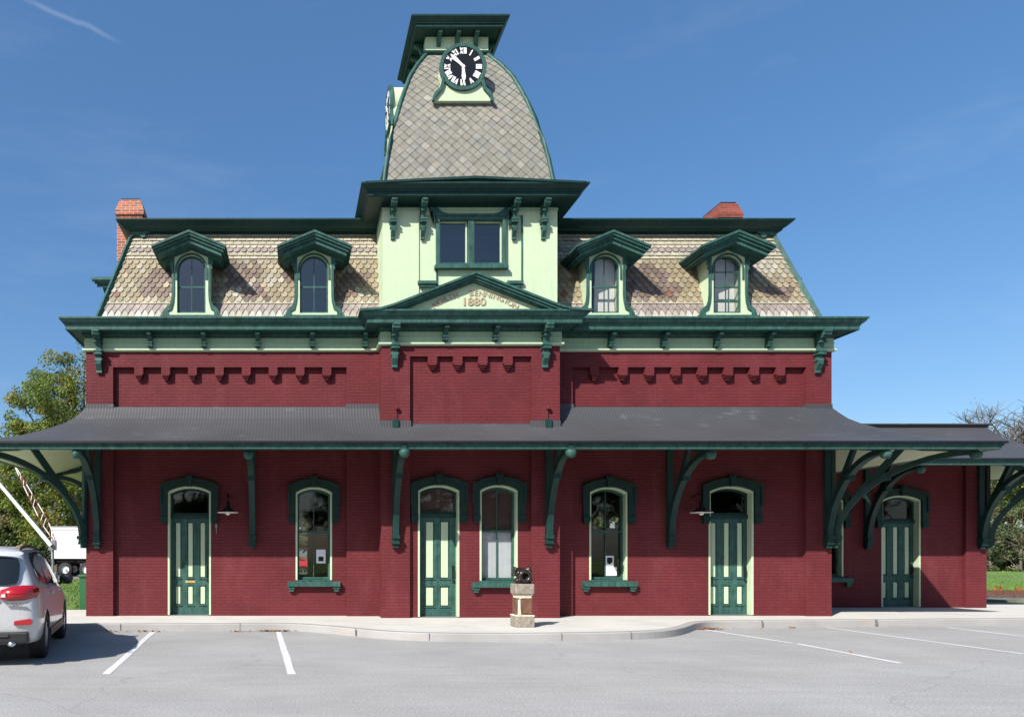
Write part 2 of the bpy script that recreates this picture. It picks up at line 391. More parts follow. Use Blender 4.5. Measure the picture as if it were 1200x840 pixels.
def thing(name, label, cat, loc=(0, 0, 0), group=None):
    o = bpy.data.objects.new(name, None); COL.objects.link(o); o.location = loc; o.empty_display_size = 0.2
    return tag(o, label, cat, group)
def copytree(o, parent=None):
    c = o.copy(); COL.objects.link(c)
    if parent is not None: c.parent = parent
    for ch in list(o.children): copytree(ch, c)
    return c
def arch(x0, x1, z0, z1, rise, n=12):
    w2 = (x1-x0)/2; cx = (x0+x1)/2; Rr = (w2*w2+rise*rise)/(2*rise); a0 = math.asin(min(1, w2/Rr)); zc = z1-Rr
    return [(x0, z0), (x1, z0)]+[(cx+Rr*sin(a0-2*a0*i/n), zc+Rr*cos(a0-2*a0*i/n)) for i in range(n+1)]
def topen(x0, x1, z0, z1, rise, n=12):     # open path: up the left, over the arch, down the right
    p = arch(x0, x1, z0, z1, rise, n); return [p[0]]+p[2:][::-1]+[p[1]]

# ------------------------------------------------------------------ ground
g = MB(); g.add([(-600, -300, -0.02), (700, -300, -0.02), (700, 1500, -0.02), (-600, 1500, -0.02)], [(0, 1, 2, 3)])
g.build('ground', 'grass_field', kind='structure')
g = MB(); g.add([(-60, -14, 0), (70, -14, 0), (70, 20.0, 0), (-60, 17.0, 0)], [(0, 1, 2, 3)]); g.build('parking_lot', 'asphalt', kind='structure')
kerb = [(-40, 14.9), (-12, 15.05), (-4, 15.2), (-0.6, 15.38), (-0.1, 15.36), (0.4, 15.1), (0.95, 14.62), (1.5, 14.0), (2.1, 13.6), (2.9, 13.4), (4.4, 13.38), (5.8, 13.55), (6.7, 13.75), (7.3, 14.05), (7.85, 14.55), (8.3, 15.1), (8.7, 15.6), (9.1, 15.9), (9.6, 16.0), (16.7, 16.6), (45, 18.8)]
def smoothpath(P, k=3):
    for _ in range(k-1):
        Q = [P[0]]
        for a, b in zip(P[:-1], P[1:]):
            Q += [(a[0]*.75+b[0]*.25, a[1]*.75+b[1]*.25), (a[0]*.25+b[0]*.75, a[1]*.25+b[1]*.75)]
        P = Q+[P[-1]]
    return P
ks = smoothpath(kerb)
kb = MB(); kb.sweep(ks, [(-0.16, 0.0), (-0.16, 0.146), (-0.012, 0.146), (0.0, 0.132), (0.006, -0.03)])
kb.build('kerb', 'kerb_granite', kind='structure')
inner = MB(); ip = []
for i in range(len(ks)):
    a = ks[max(i-1, 0)]; b = ks[min(i+1, len(ks)-1)]; d = Vector((b[0]-a[0], b[1]-a[1])).normalized(); ip.append((ks[i][0]-d.y*0.155, ks[i][1]+d.x*0.155))
vs_ = []; fs_ = []
for i, q in enumerate(ip):
    yb = 19.2 if q[0] < -4.9 else 21.6
    vs_ += [(q[0], q[1], 0.15), (q[0], yb, 0.15)]
for i in range(len(ip)-1): fs_.append((2*i, 2*i+2, 2*i+3, 2*i+1))
k = len(vs_); vs_ += [(ip[0][0], 19.2, 0.15), (ip[0][0], 19.2, -0.1), (-4.9, 19.2, 0.15), (-4.9, 19.2, -0.1), (45, 21.6, .15), (45, 21.6, -.1), (-4.9, 21.6, .15), (-4.9, 21.6, -.1)]
fs_ += [(k, k+1, k+3, k+2), (k+4, k+5, k+7, k+6)]
inner.add(vs_, fs_); inner.build('pavement', 'pavement_concrete', kind='structure')
jt = MB()
for x in (-10.2, -7.4, -3.6, -1.1, 1.25, 2.55, 5.0, 6.4, 10.4, 13.1, 15.9, 19, 22):
    yy = min((abs(q[0]-x), q[1]) for q in ks)[1]
    jt.box(x-0.0035, x+0.0035, yy-0.0075, yy+0.17, 0.02, 0.1485)
jt.build('kerb_joint', 'steel_grey', kind='structure')
def pline(a, b, wd=0.1):
    d = (Vector(b)-Vector(a)).normalized(); nn_ = Vector((d.y, -d.x))*wd/2; m = MB(); S = 14; vs = []
    for i in range(S+1):
        p = Vector(a).lerp(Vector(b), i/S)
        for sg in (-1, 1): q = p+nn_*sg*(1+R.uniform(-.12, .12)); vs.append((q.x, q.y, 0.004))
    m.add(vs, [(2*i, 2*i+1, 2*i+3, 2*i+2) for i in range(S)]); m.build('parking_line', 'worn_line_paint', kind='structure')
def gp(x, y, h=1.6):
    D = h*850/(y-650); return ((x-342)/850*D, D)
pline(gp(180, 739.5), gp(124, 790), 0.11); pline(gp(326, 739.5), gp(342, 790), 0.11)
pline(gp(822, 737), gp(930, 753.5), .1); pline(gp(934, 754), gp(1056, 777), .1); pline(gp(968, 735), gp(1200, 766), .1); pline(gp(1110, 735), gp(1300, 757), .1)

# ------------------------------------------------------------------ THE STATION
ST = thing('railway_station', 'dark red painted brick railway station with slate mansard roof, canopy and central clock tower', 'station', (3.96, 17.2, 0.15))
WY = 17.20; RY = 17.32; PY = 16.70; PRY = 16.80; XL, XR = -4.88, 12.80; PX0, PX1 = 2.063, 6.17; BK = 25.0
ZB = 0.15; ZT = 6.42
LD = dict(x0=-2.96, x1=-1.93, z0=ZB, z1=3.24); W1 = dict(x0=0.09, x1=0.96, z0=0.98, z1=3.22)
PD = dict(x0=2.92, x1=3.88, z0=ZB, z1=3.22); PW = dict(x0=4.35, x1=5.23, z0=0.98, z1=3.22)
W2 = dict(x0=7.10, x1=8.01, z0=0.98, z1=3.22); RD = dict(x0=9.95, x1=11.02, z0=ZB, z1=3.24)
def hole(o): return arch(o['x0'], o['x1'], max(o['z0'], ZB+.002), o['z1'], 0.13)
def rect(x0, x1, z0, z1): return [(x0, z0), (x1, z0), (x1, z1), (x0, z1)]
m = MB()
m.plate(rect(XL+.1, PX0+.3, ZB-.3, ZT), [hole(dict(LD, z0=ZB)), hole(W1)], RY, RY+0.34)
m.plate(rect(PX1-.3, XR-.1, ZB-.3, ZT), [hole(dict(RD, z0=ZB)), hole(W2)], RY, RY+0.34)
# piers and flat margins
for a, b, z0, z1 in ((XL, -4.24, ZB-.3, ZT), (1.30, PX0+.002, ZB-.3, ZT), (PX1-.002, 6.66, ZB-.3, ZT), (12.20, XR, ZB-.3, ZT)): m.box(a, b, WY, RY+.002, z0, z1)
def band(a, b, zlow, yf, yr, xs):
    m.box(a, b, yf+.0015, yr+.002, zlow, ZT-.001)
    for x in xs:
        m.box(x-.105, x+.105, yf+.0015, yr+.002, zlow-.17, zlow)
        for i, wd in enumerate((.085, .062, .04)): m.box(x-wd, x+wd, yf-.02+.028*i, yr+.002, zlow-.17-.045*(i+1)+.008, zlow-.17-.045*i-.008 if i else zlow-.17)
        for i, wd in enumerate((.078, .055)): m.box(x-wd, x+wd, yf+.03+.028*i, yr+.002, zlow-.17-.045*(i+1)-.012, zlow-.17-.045*(i+1)+.01)
band(-4.24, 1.30, 6.05, WY, RY, [(p-342)/850*17.2 for p in (162.5, 194, 225.5, 257, 288.5, 320, 351.5, 383)])
band(6.66, 12.20, 6.05, WY, RY, [(p-342)/850*17.2 for p in (697, 730.5, 761.5, 792.5, 823.5, 854, 884.5, 915)])
# pavilion
m.plate(rect(PX0+.1, PX1-.1, ZB-.3, ZT), [hole(dict(PD, z0=ZB)), hole(PW)], PRY, PRY+.34)
for a, b in ((PX0, 2.72), (5.52, PX1)): m.box(a, b, PY, PRY+.003, ZB-.3, ZT)
m.box(PX0, PX0+.3, PRY+.003, WY+.1, ZB-.3, ZT); m.box(PX1-.3, PX1, PRY+.003, WY+.1, ZB-.3, ZT)
band(2.72, 5.52, 6.17, PY, PRY, [(p-342)/850*16.7 for p in (507, 536.5, 566, 595.5)])
# side and back walls
m.box(XL, XL+.34, RY+.002, BK, ZB-.3, ZT); m.box(XR-.34, XR, RY+.002, BK, ZB-.3, ZT)
BW = [dict(x0=-0.45, x1=0.575, z0=0.9, z1=2.95), dict(x0=10.25, x1=10.72, z0=2.48, z1=2.95), dict(x0=10.80, x1=11.27, z0=2.48, z1=2.95)]
m.plate(rect(XL+.34, XR-.34, ZB-.3, ZT), [arch(o['x0'], o['x1'], o['z0'], o['z1'], .1) for o in BW], BK-.34, BK)
m.build('brick_wall', 'red_painted_brick', ST)
# interior
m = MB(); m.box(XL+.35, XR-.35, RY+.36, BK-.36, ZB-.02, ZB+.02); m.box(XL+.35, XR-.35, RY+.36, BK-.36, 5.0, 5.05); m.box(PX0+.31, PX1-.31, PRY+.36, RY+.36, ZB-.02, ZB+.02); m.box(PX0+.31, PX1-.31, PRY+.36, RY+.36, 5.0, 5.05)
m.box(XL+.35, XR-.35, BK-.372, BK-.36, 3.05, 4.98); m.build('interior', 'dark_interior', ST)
m = MB(); m.box(2.3, 2.42, RY+.5, BK-.5, ZB+.03, 4.98); m.box(6.0, 6.12, RY+.5, BK-.5, ZB+.03, 4.98); m.box(2.43, 5.99, 20.5, 20.6, ZB+.03, 4.98); m.build('interior_wall', 'plaster', ST)

def hood_mould(o, Y, par, zl):
    m = MB(); x0, x1, z1 = o['x0'], o['x1'], o['z1']; A = topen(x0-.165, x1+.165, zl, z1+.17, .16); B = topen(x0-.005, x1+.005, zl, z1+.004, .13)
    m.ring(A, B, Y-.07, Y+.002, closed=False)
    A = topen(x0-.185, x1+.185, zl+.3, z1+.195, .165); B = topen(x0-.13, x1+.13, zl+.3, z1+.14, .16); m.ring(A, B, Y-.10, Y-.069, closed=False)
    for s in (x0-.085, x1+.085): m.box(s-.085, s+.085, Y-.10, Y+.001, zl-.07, zl+.05); m.box(s-.07, s+.07, Y-.075, Y+.001, zl-.13, zl-.07)
    c = (x0+x1)/2; m.prism([(c-.06, z1-.01), (c+.06, z1-.01), (c+.09, z1+.26), (c-.09, z1+.26)], 'y', Y-.13, Y+.001)
    m.lathe([(0.001, -.02), (.05, -.02), (.05, .0)], (c, Y-.13, z1+.2), 'y', 12)
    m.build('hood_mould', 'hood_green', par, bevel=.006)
def jamb(o, Y, par, z0):
    m = MB(); x0, x1, z1 = o['x0'], o['x1'], o['z1']
    m.ring(topen(x0+.0, x1-.0, z0, z1, .13), topen(x0+.045, x1-.045, z0, z1-.045, .12), Y-.012, Y+.30, closed=False)
    m.build('door_frame' if z0 < .3 else 'window_frame', 'light_green', par, bevel=.004)
def door(o, Y, npan, zl, label=None, plate=False, par=ST):
    x0, x1, z1 = o['x0']+.045, o['x1']-.045, o['z1']-.045; zt = 2.56; ys = Y+.17
    W = x1-x0; cx = (x0+x1)/2
    m = MB(); st = .13 if npan == 3 else .19
    pw = (W-2*st-(npan-1)*(.17 if npan == 3 else .15))/npan; pw = .105 if npan == 3 else .165
    gap = (W-2*.12-npan*pw)/(npan-1); xs = [x0+.12+pw/2+i*(pw+gap) for i in range(npan)]
    if npan == 2: gap = .185; xs = [cx-(pw+gap)/2, cx+(pw+gap)/2]
    zz = [(1.07, 2.37), (.42, .84)]
    m.plate(rect(x0+.003, x1-.003, ZB+.01, zt-.08), [rect(x-pw/2-.018, x+pw/2+.018, a-.018, b+.018) for x in xs for a, b in zz], ys, ys+.05)
    m.box(x0+.002, x1-.002, ys+.03, ys+.052, ZB+.012, zt-.082)
    for x in xs:
        for a, b in zz: m.box(x-pw/2-.045, x+pw/2+.045, ys-.022, ys+.001, a-.05, a-.022)
        m.box(x-pw/2-.035, x+pw/2+.035, ys-.015, ys+.001, .865, .885)
    d = m.build('door', 'trim_green', par, bevel=.004)
    if label: d['label'] = label
    for x in xs:
        for a, b in zz: q = MB(); q.box(x-pw/2, x+pw/2, ys+.012, ys+.031, a, b); q.build('door_panel', 'light_green', d, bevel=.006)
    m = MB(); m.box(x0+.001, x1-.001, ys-.05, ys+.06, zt-.08, zt); ar = arch(x0, x1, zt, z1, .12)
    ai = arch(x0+.05, x1-.05, zt+.05, z1-.05, .11); m.ring(ar, ai, ys-.01, ys+.05); m.build('transom', 'deep_green', d, bevel=.004)
    q = MB(); q.prism(ai, 'y', ys+.02, ys+.026); q.build('pane', 'window_glass', d)
    m = MB(); hx = x1-.06; m.tube([(hx, ys-.05, 1.10), (hx, ys-.07, 1.14), (hx, ys-.07, 1.26), (hx, ys-.05, 1.30)], .013, 6); m.box(hx-.025, hx+.025, ys-.012, ys, 1.05, 1.35)
    m.lathe([(.001, -.06), (.03, -.05), (.03, -.02), (.012, 0)], (hx, ys, 1.0), 'y', 10); m.build('door_handle', 'black_paint', d)
    if plate: q = MB(); q.box(cx-.12, cx+.12, ys-.012, ys, .93, .985); q.build('letter_slot', 'brass', d, bevel=.005)
    q = MB(); q.box(x0, x1, Y-.02, ys+.06, ZB-.001, ZB+.018); q.build('threshold', 'steel_grey', d)
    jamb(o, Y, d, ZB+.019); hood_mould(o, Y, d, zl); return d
def window(o, Y, par=ST, upper=True, refl='window_glass', sill=(.19, .19), mould=True):
    x0, x1, z0, z1 = o['x0']+.045, o['x1']-.045, o['z0']+.03, o['z1']-.045; ys = Y+.13; cx = (x0+x1)/2; zm = 1.6+.56
    m = MB(); L1 = arch(x0, x1, z0, z1, .12); L2 = arch(x0+.045, x1-.045, z0+.06, z1-.045, .11)
    m.ring(L1, L2, ys, ys+.10); m.box(x0+.04, x1-.04, ys+.02, ys+.08, zm-.025, zm+.025)
    m.box(cx-.011, cx+.011, ys+.03, ys+.06, z0+.05, z1-.04)
    sa = m.build('arched_window', 'trim_green', par, bevel=.004)
    q = MB(); q.prism(arch(x0+.04, x1-.04, z0+.05, z1-.04, .11), 'y', ys+.062, ys+.066); q.build('pane', refl, sa)
    jamb(o, Y, sa, o['z0'])
    m = MB(); m.box(o['x0']-sill[0], o['x1']+sill[1], Y-.14, Y+.13, z0-.16, z0-.04); m.box(o['x0']-.0, o['x1']+.0, Y-.05, Y+.14, z0-.04, z0-.005)
    for s in (o['x0']-sill[0]+.09, o['x1']+sill[1]-.09): m.box(s-.08, s+.08, Y-.11, Y+.001, z0-.22, z0-.16); m.box(s-.055, s+.055, Y-.09, Y+.001, z0-.28, z0-.22)
    m.build('window_sill', 'trim_green', sa, bevel=.006)
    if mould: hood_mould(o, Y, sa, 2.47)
    return sa
door(LD, RY, 3, 2.47, plate=True); window(W1, RY); door(PD, PRY, 2, 2.47); pwin = window(PW, PRY); window(W2, RY); door(RD, RY, 3, 2.47)
q = MB(); q.box(PW['x0']+.06, PW['x1']-.06, PRY+.215, PRY+.222, 1.03, 2.15)
for x in (4.55, 4.68, 4.93, 5.05): q.box(x-.003, x+.003, PRY+.212, PRY+.215, 1.03, 2.15)
q.build('window_shade', 'shade_white', pwin)
q = MB(); q.box(PW['x0']+.06, PW['x1']-.06, PRY+.23, PRY+.235, 2.15, 3.17); q.build('window_shade', 'shade_brown', pwin)
q = MB(); q.box(PD['x0']+.06, PD['x1']-.06, PRY+.235, PRY+.24, 2.58, 3.17); q.build('door_shade', 'shade_brown', ST)
for o in BW:
    x0, x1, z0, z1 = o['x0'], o['x1'], o['z0'], o['z1']; m = MB(); m.ring(arch(x0, x1, z0, z1, .1), arch(x0+.04, x1-.04, z0+.04, z1-.04, .09), BK-.22, BK-.15)
    if z0 < 2: m.box(x0+.04, x1-.04, BK-.21, BK-.16, 1.86, 1.92)
    wn = m.build('rear_window', 'deep_green', ST); q = MB(); q.prism(arch(x0+.03, x1-.03, z0+.03, z1-.03, .09), 'y', BK-.19, BK-.186); q.build('pane', 'window_glass', wn)

# cornice, frieze
OUT = [(XL, BK), (XL, WY), (PX0, WY), (PX0, PY), (PX1, PY), (PX1, WY), (XR, WY), (XR, BK)]
m = MB(); m.sweep(OUT, [(-.3, 7.13), (.44, 7.09), (.50, 7.09), (.50, 7.05), (.475, 7.035), (.475, 7.02), (.44, 6.975), (.395, 6.94), (.395, 6.92), (.375, 6.92), (.375, 6.83), (.36, 6.81), (.33, 6.81), (.33, 6.83), (.08, 6.83), (.08, 6.80), (.03, 6.76), (.03, 6.72)], True)
m.build('cornice', 'trim_green', ST)
m = MB(); m.sweep(OUT, [(.03, 6.725), (.032, 6.47)], True)
m.sweep(OUT, [(.033, 6.62), (.042, 6.615), (.042, 6.60), (.033, 6.595)], True)
m.build('frieze', 'frieze_green', ST)
m = MB(); m.sweep(OUT, [(.02, 6.475), (.075, 6.47), (.075, 6.435), (.05, 6.41), (-.001, 6.405)], True); m.build('string_course', 'light_green', ST)
def scroll_bracket(x, Y, zt, H=.95, D=.36, Wd=.17, name='cornice_bracket', M=None):
    m = MB(); k = H/.95
    P = [(0, 0), (D, 0), (D+.02, -.05*k), (D-.01, -.11*k), (D-.07, -.15*k), (D*.62, -.17*k), (D*.45, -.24*k), (D*.34, -.34*k), (D*.34, -.42*k), (D*.42, -.45*k), (D*.42, -.50*k), (D*.30, -.52*k), (D*.30, -.60*k), (D*.36, -.66*k), (D*.34, -.74*k), (D*.2, -.82*k), (D*.1, -.88*k), (D*.12, -.93*k), (0, -.95*k)]
    P = [(Y-a, zt+b) for a, b in P]
    m.prism(P, 'x', x-Wd/2+.02, x+Wd/2-.02)
    for z, dd in ((-.02, D+.03), (-.13*k, D*.85), (-.22*k, D*.62)): m.box(x-Wd/2, x+Wd/2, Y-dd, Y, zt+z-.035, zt+z)
    for z, dd in ((-.42*k, D*.46), (-.49*k, D*.48)): m.box(x-Wd/2-.015, x+Wd/2+.015, Y-dd, Y, zt+z-.035, zt+z)
    m.lathe([(.001, -Wd/2-.005), (.045, -Wd/2-.005), (.045, Wd/2+.005), (.001, Wd/2+.005)], (x, Y-D*.2, zt-.64*k), 'x', 12)
    m.lathe([(.001, -Wd/2-.005), (.05, -Wd/2-.005), (.05, Wd/2+.005), (.001, Wd/2+.005)], (x, Y-D+.05, zt-.09*k), 'x', 12)
    return m.build(name, 'trim_green', ST, bevel=.004)
def small_bracket(x, Y, zt):
    m = MB(); P = [(0, 0), (.28, 0), (.28, -.06), (.2, -.09), (.13, -.16), (.11, -.2), (.13, -.22), (.13, -.26), (.07, -.29), (0, -.33)]
    m.prism([(Y-a, zt+b) for a, b in P], 'x', x-.05, x+.05)
    for z, d_ in ((-.2, .15), (-.27, .12)): m.box(x-.065, x+.065, Y-d_, Y, zt+z-.025, zt+z)
    m.build('small_bracket', 'trim_green', ST, bevel=.003)
for px in (115, 962): scroll_bracket((px-342)/850*17.05, WY-.03, 6.83)
for px in (463.5, 641.5): scroll_bracket((px-342)/850*16.5, PY-.03, 6.83)
for px in (176, 239, 302, 366, 428, 716, 778, 840, 901): small_bracket((px-342)/850*17.1, WY-.03, 6.80)
for px in (522, 581): small_bracket((px-342)/850*16.6, PY-.03, 6.80)
# pediment over the pavilion
Lp = [(1.52, 7.10), (2.0, 7.13), (2.30, 7.22), (4.115, 7.93), (5.93, 7.22), (6.23, 7.13), (6.71, 7.10)]
m = MB()
def chev(Lq, t, y0, y1, dz=0):
    up = [(x, z+dz) for x, z in Lq]; dn = [(x, z+dz-t) for x, z in Lq][::-1]; m.prism(up+dn, 'y', y0, y1)
chev(Lp, .05, 16.18, 17.0); chev(Lp[1:-1], .055, 16.215, 17.0, -.051); chev(Lp[1:-1], .05, 16.255, 17.0, -.107); chev([(2.38, 7.14), (4.115, 7.80), (5.85, 7.14)], .05, 16.29, 16.9, -.012)
m.build('pediment', 'trim_green', ST)
TY = 16.40
m = MB(); m.prism([(2.3, 7.09), (5.95, 7.09), (4.115, 7.78)], 'y', TY, TY+.1); tym = m.build('pediment_panel', 'light_green', ST)
def text_mesh(mb, ch, size, x, z, ang, Y, ext=.015, sx=1.0):
    cu = bpy.data.curves.new('t', 'FONT'); cu.body = ch; cu.size = size; cu.extrude = ext; cu.align_x = 'CENTER'; cu.align_y = 'CENTER'; cu.offset = size*0.016; cu.resolution_u = 3
    ob = bpy.data.objects.new('t', cu); COL.objects.link(ob)
    me = ob.to_mesh()
    Mx = Matrix.Translation((x, Y, z)) @ Matrix.Rotation(ang, 4, 'Y') @ Matrix.Rotation(pi/2, 4, 'X') @ Matrix.Diagonal((sx, 1, 1, 1))
    mb.add([Mx @ v.co for v in me.vertices], [tuple(p.vertices) for p in me.polygons])
    ob.to_mesh_clear(); bpy.data.objects.remove(ob); bpy.data.curves.remove(cu)
m = MB()
sc = 850/TY; cxp = 555.5; Rr = 84.0
def arcch(ch, px):
    px = cxp+(px-cxp)*.93; dx = px-cxp; a = math.asin(dx/Rr); py = 344+Rr*(1-cos(a)); text_mesh(m, ch, .175, (px-342)/sc, 1.6+(650-py)/sc, a, TY-.008, .006)
for ch, px in zip('NORTH', (506.5, 513, 519.5, 526, 532.5)): arcch(ch, px)
m.build('lettering', 'letter_tan', tym, recalc=False); m = MB()
for ch, px in zip('BENNINGTON', (552, 558, 565, 572.5, 577.5, 583, 590, 596, 601, 607.5)): arcch(ch, px)
m.build('lettering', 'letter_tan', tym, recalc=False); m = MB()
text_mesh(m, '1880', .25, (555-342)/sc, 1.6+(650-354)/sc, 0, TY-.01, .008, 1.12)
m.build('lettering', 'letter_tan', tym, recalc=False)

# canopy
CP = [(0.0, 5.10), (.08, 4.97), (.2, 4.80), (.35, 4.66), (.52, 4.54), (.7, 4.43), (.99, 4.28), (1.29, 4.15), (1.6, 4.06), (1.9, 4.0)]
SX = 1.17
MP = [(XL, BK), (XL, WY), (XR, WY), (XR, BK)]
def grid_sweep(mb, path, prof, sx, closed):
    # subdivide long runs so the ribs read straight
    mb.sweep(path, prof, closed, sx)
def canopy(path, closed=True):
    m = MB(); grid_sweep(m, path, CP+[(1.93, 3.99), (1.93, 3.965)], SX, closed); a = m.build('canopy_roof', 'canopy_roofing', ST)
    m = MB(); m.sweep(path, [(1.90, 4.006), (1.945, 3.998), (1.95, 3.95), (1.93, 3.945)], closed, SX); m.build('drip_edge', 'black_paint', a)
    m = MB(); m.sweep(path, [(1.925, 3.946), (1.905, 3.955), (1.905, 3.905), (1.88, 3.90), (1.88, 3.845), (1.86, 3.83), (1.80, 3.83)], closed, SX); m.build('canopy_fascia', 'trim_green', a)
    m = MB(); m.sweep(path, [(o, z-.17-.0*o) for o, z in CP[:-1]]+[(1.80, 3.86), (1.80, 3.832)], closed, SX); m.build('canopy_soffit', 'soffit_green', a)
    return a
canopy(MP)
m = MB()
for a, b, y in ((XL-.01, -4.22, WY), (1.28, PX0+.01, WY), (PX1, 6.68, WY), (12.18, XR+.01, WY)): m.box(a, b, y-.02, y+.1, 4.95, 5.17)
m.box(-4.22, 1.28, RY-.02, RY+.1, 5.0, 5.13); m.box(6.68, 12.18, RY-.02, RY+.1, 5.0, 5.13)
for a, b, y in ((PX0-.01, 2.74, PY), (5.5, PX1+.01, PY)): m.box(a, b, y-.02, y+.1, 4.45, 4.69)
m.box(2.74, 5.5, PRY-.02, PRY+.1, 4.4, 4.64); m.build('roof_flashing', 'canopy_roofing', ST)
# wing
WX1 = 19.06; GY = 19.9; GRY = 20.0
m = MB(); GD = dict(x0=16.25, x1=17.33, z0=ZB, z1=3.24); GW = dict(x0=14.32, x1=15.2, z0=.98, z1=3.22)
m.plate(rect(XR+.001, WX1-.1, ZB-.3, 5.1), [hole(dict(GD, z0=ZB)), hole(GW)], GRY, GRY+.34)
m.box(18.5, WX1, GY, GRY+.002, ZB-.3, 5.1); m.box(WX1-.34, WX1, GRY+.003, BK-.5, ZB-.3, 5.1); m.box(XR+.001, WX1-.34, BK-.84, BK-.5, ZB-.3, 5.1)
m.build('wing_wall', 'red_painted_brick', ST)
door(GD, GRY, 3, 2.47); window(GW, GRY)
m = MB(); m.box(XR+.01, WX1-.35, GRY+.35, BK-.85, ZB, ZB+.03); m.box(XR+.01, WX1-.35, GRY+.35, BK-.85, 4.9, 4.95); m.build('wing_interior', 'dark_interior', ST)
canopy([(XR+2.2, GY), (WX1, GY), (WX1, BK-.5)], False)
m = MB(); m.box(XR, WX1+.0, GY, BK-.5, 5.08, 5.12); m.sweep([(XR, BK-.5), (XR, GY), (WX1, GY), (WX1, BK-.5)], [(-.1, 5.19), (.08, 5.19), (.08, 5.16), (.03, 5.13), (.0, 5.08)]); m.add([(XR, GY-.0, 5.188), (WX1, GY, 5.188), (WX1, BK-.5, 5.188), (XR, BK-.5, 5.188)], [(0, 1, 2, 3)])
m.build('wing_roof', 'canopy_roofing', ST)

# canopy brackets
def canopy_bracket(x, y, dx=0, dy=-1, k=1.0, tip=True, base=0.0, wallpost=True):
    l = sqrt(dx*dx+dy*dy); ux, uy = dx/l, dy/l
    m = MB(); m.M = Matrix(((-uy, ux, 0, x), (ux, uy, 0, y), (0, 0, 1, 0), (0, 0, 0, 1)))   # local x across, local y outward
    if uy > -.99: m.M = Matrix(((uy, ux, 0, x), (-ux, uy, 0, y), (0, 0, 1, 0), (0, 0, 0, 1)))
    hw = .07; E = 1.66*k
    n = 14; A = []; B = []
    for i in range(n+1):
        t = i/n*pi/2; o = .09+base+(E-.09-base)*(1-cos(t))**.92; z = 2.02+1.80*sin(t)
        dxo = (E-.09)*sin(t); dz = 1.80*cos(t); ll = sqrt(dxo*dxo+dz*dz)+1e-6; th = .062
        A.append((o+dz/ll*th, z-dxo/ll*th)); B.append((o-dz/ll*th, z+dxo/ll*th))
    m.ring(A, B, -hw, hw, 'x', closed=False)
    if wallpost: m.box(-hw, hw, 0, .075+base, 2.0, 4.72); 
    # foot
    m.box(-.085, .085, 0, .20+base, 1.97, 2.05); m.box(-.07, .07, 0, .16+base, 1.90, 1.97); m.box(-.085, .085, 0, .17+base, 1.85, 1.90); m.box(-.06, .06, 0, .12+base, 1.76, 1.85)
    # rafter and struts
    m.ring([(.05, 4.36), (.55*k, 4.26), (1.1*k, 4.04), (E+.1, 3.93)], [(.05, 4.24), (.55*k, 4.14), (1.1*k, 3.92), (E+.1, 3.81)], -hw*.8, hw*.8, 'x', closed=False)
    m.ring([(.30*k, 3.05), (.85*k, 4.1)], [(.40*k, 3.0), (.95*k, 4.05)], -hw*.6, hw*.6, 'x', closed=False)
    o45, z45 = .09+(E-.09)*(1-cos(pi/3.6))**.92, 2.02+1.8*sin(pi/3.6)
    m.box(-hw*1.25, hw*1.25, o45-.06, o45+.09, z45-.10, z45+.06)
    b = m.build('canopy_bracket', 'deep_green', ST, bevel=.004)
    if tip:
        q = MB(); q.M = m.M; q.lathe([(.001, -.11), (.07, -.10), (.10, -.05), (.115, .0), (.10, .05), (.05, .085), (.001, .09)], (0, E+.07, 3.76), 'z', 12)
        q.build('bracket_drop', 'trim_green', b, smooth=True)
X_ = lambda px, D: (px-342)/850*D
canopy_bracket(X_(115, WY), WY); canopy_bracket(X_(296, WY), RY, base=0.0); canopy_bracket(X_(463, PY), PY, k=.79); canopy_bracket(X_(642, PY), PY, k=.79)
canopy_bracket(X_(787, WY), RY); canopy_bracket(X_(968, WY), WY)
canopy_bracket(XL, WY, -1.0, -.87, 1.46); canopy_bracket(XR, WY, 1.0, -.87, 1.46)
for y in (20.6, 24.2): canopy_bracket(XL, y, -1, 0, 1.16); 
canopy_bracket(X_(1018, GY), GRY); canopy_bracket(X_(1148, GY), GY, k=1.0); canopy_bracket(WX1, GY, 1, -.87, 1.46); canopy_bracket(WX1, GY+.3, 1, 0, 1.16)
# corner angle timbers behind the corner piers

# ------------------------------------------------------------------ mansard
MZ0, MZ1 = 7.08, 9.60; INS = .74; MX0, MX1, MY0, MY1 = -4.63, 12.57, 17.22, 24.78
Ls = sqrt((MZ1-MZ0)**2+INS**2)
DORM = [-2.37, .525, 7.40, 10.28]
def sc_(a, b, c):
    k = R.uniform(a, b); return [x*k for x in c]
def tan(): return sc_(.82, 1.12, R.choice([(.36, .31, .205), (.40, .34, .235), (.33, .295, .21), (.42, .385, .30)]))
def slate_tile(mb, T, u, v, w_, h, shape, col, lift=.038, clip=None):
    hw = w_/2*.95
    if shape == 'sq': P = [(-hw, 0), (hw, 0)]
    elif shape == 'pt': P = [(-hw, h*.46), (0, 0), (hw, h*.46)]
    elif shape == 'hex': P = [(-hw, h*.36), (-hw*.46, 0), (hw*.46, 0), (hw, h*.36)]
    else: P = [(-hw, h*.3), (-hw*.7, h*.08), (-hw*.25, 0), (hw*.25, 0), (hw*.7, h*.08), (hw, h*.3)]
    P = P+[(hw, h), (-hw, h)]
    vs = []
    for a, b in P:
        uu = u+a
        if clip: lo, hi = clip(v+b); uu = min(max(uu, lo), hi)
        vs.append(T(uu, v+b, lift*(1-b/h)+.004))
    mb.col = tuple(max(.02, c) for c in col); mb.add(vs, [tuple(range(len(vs)))])
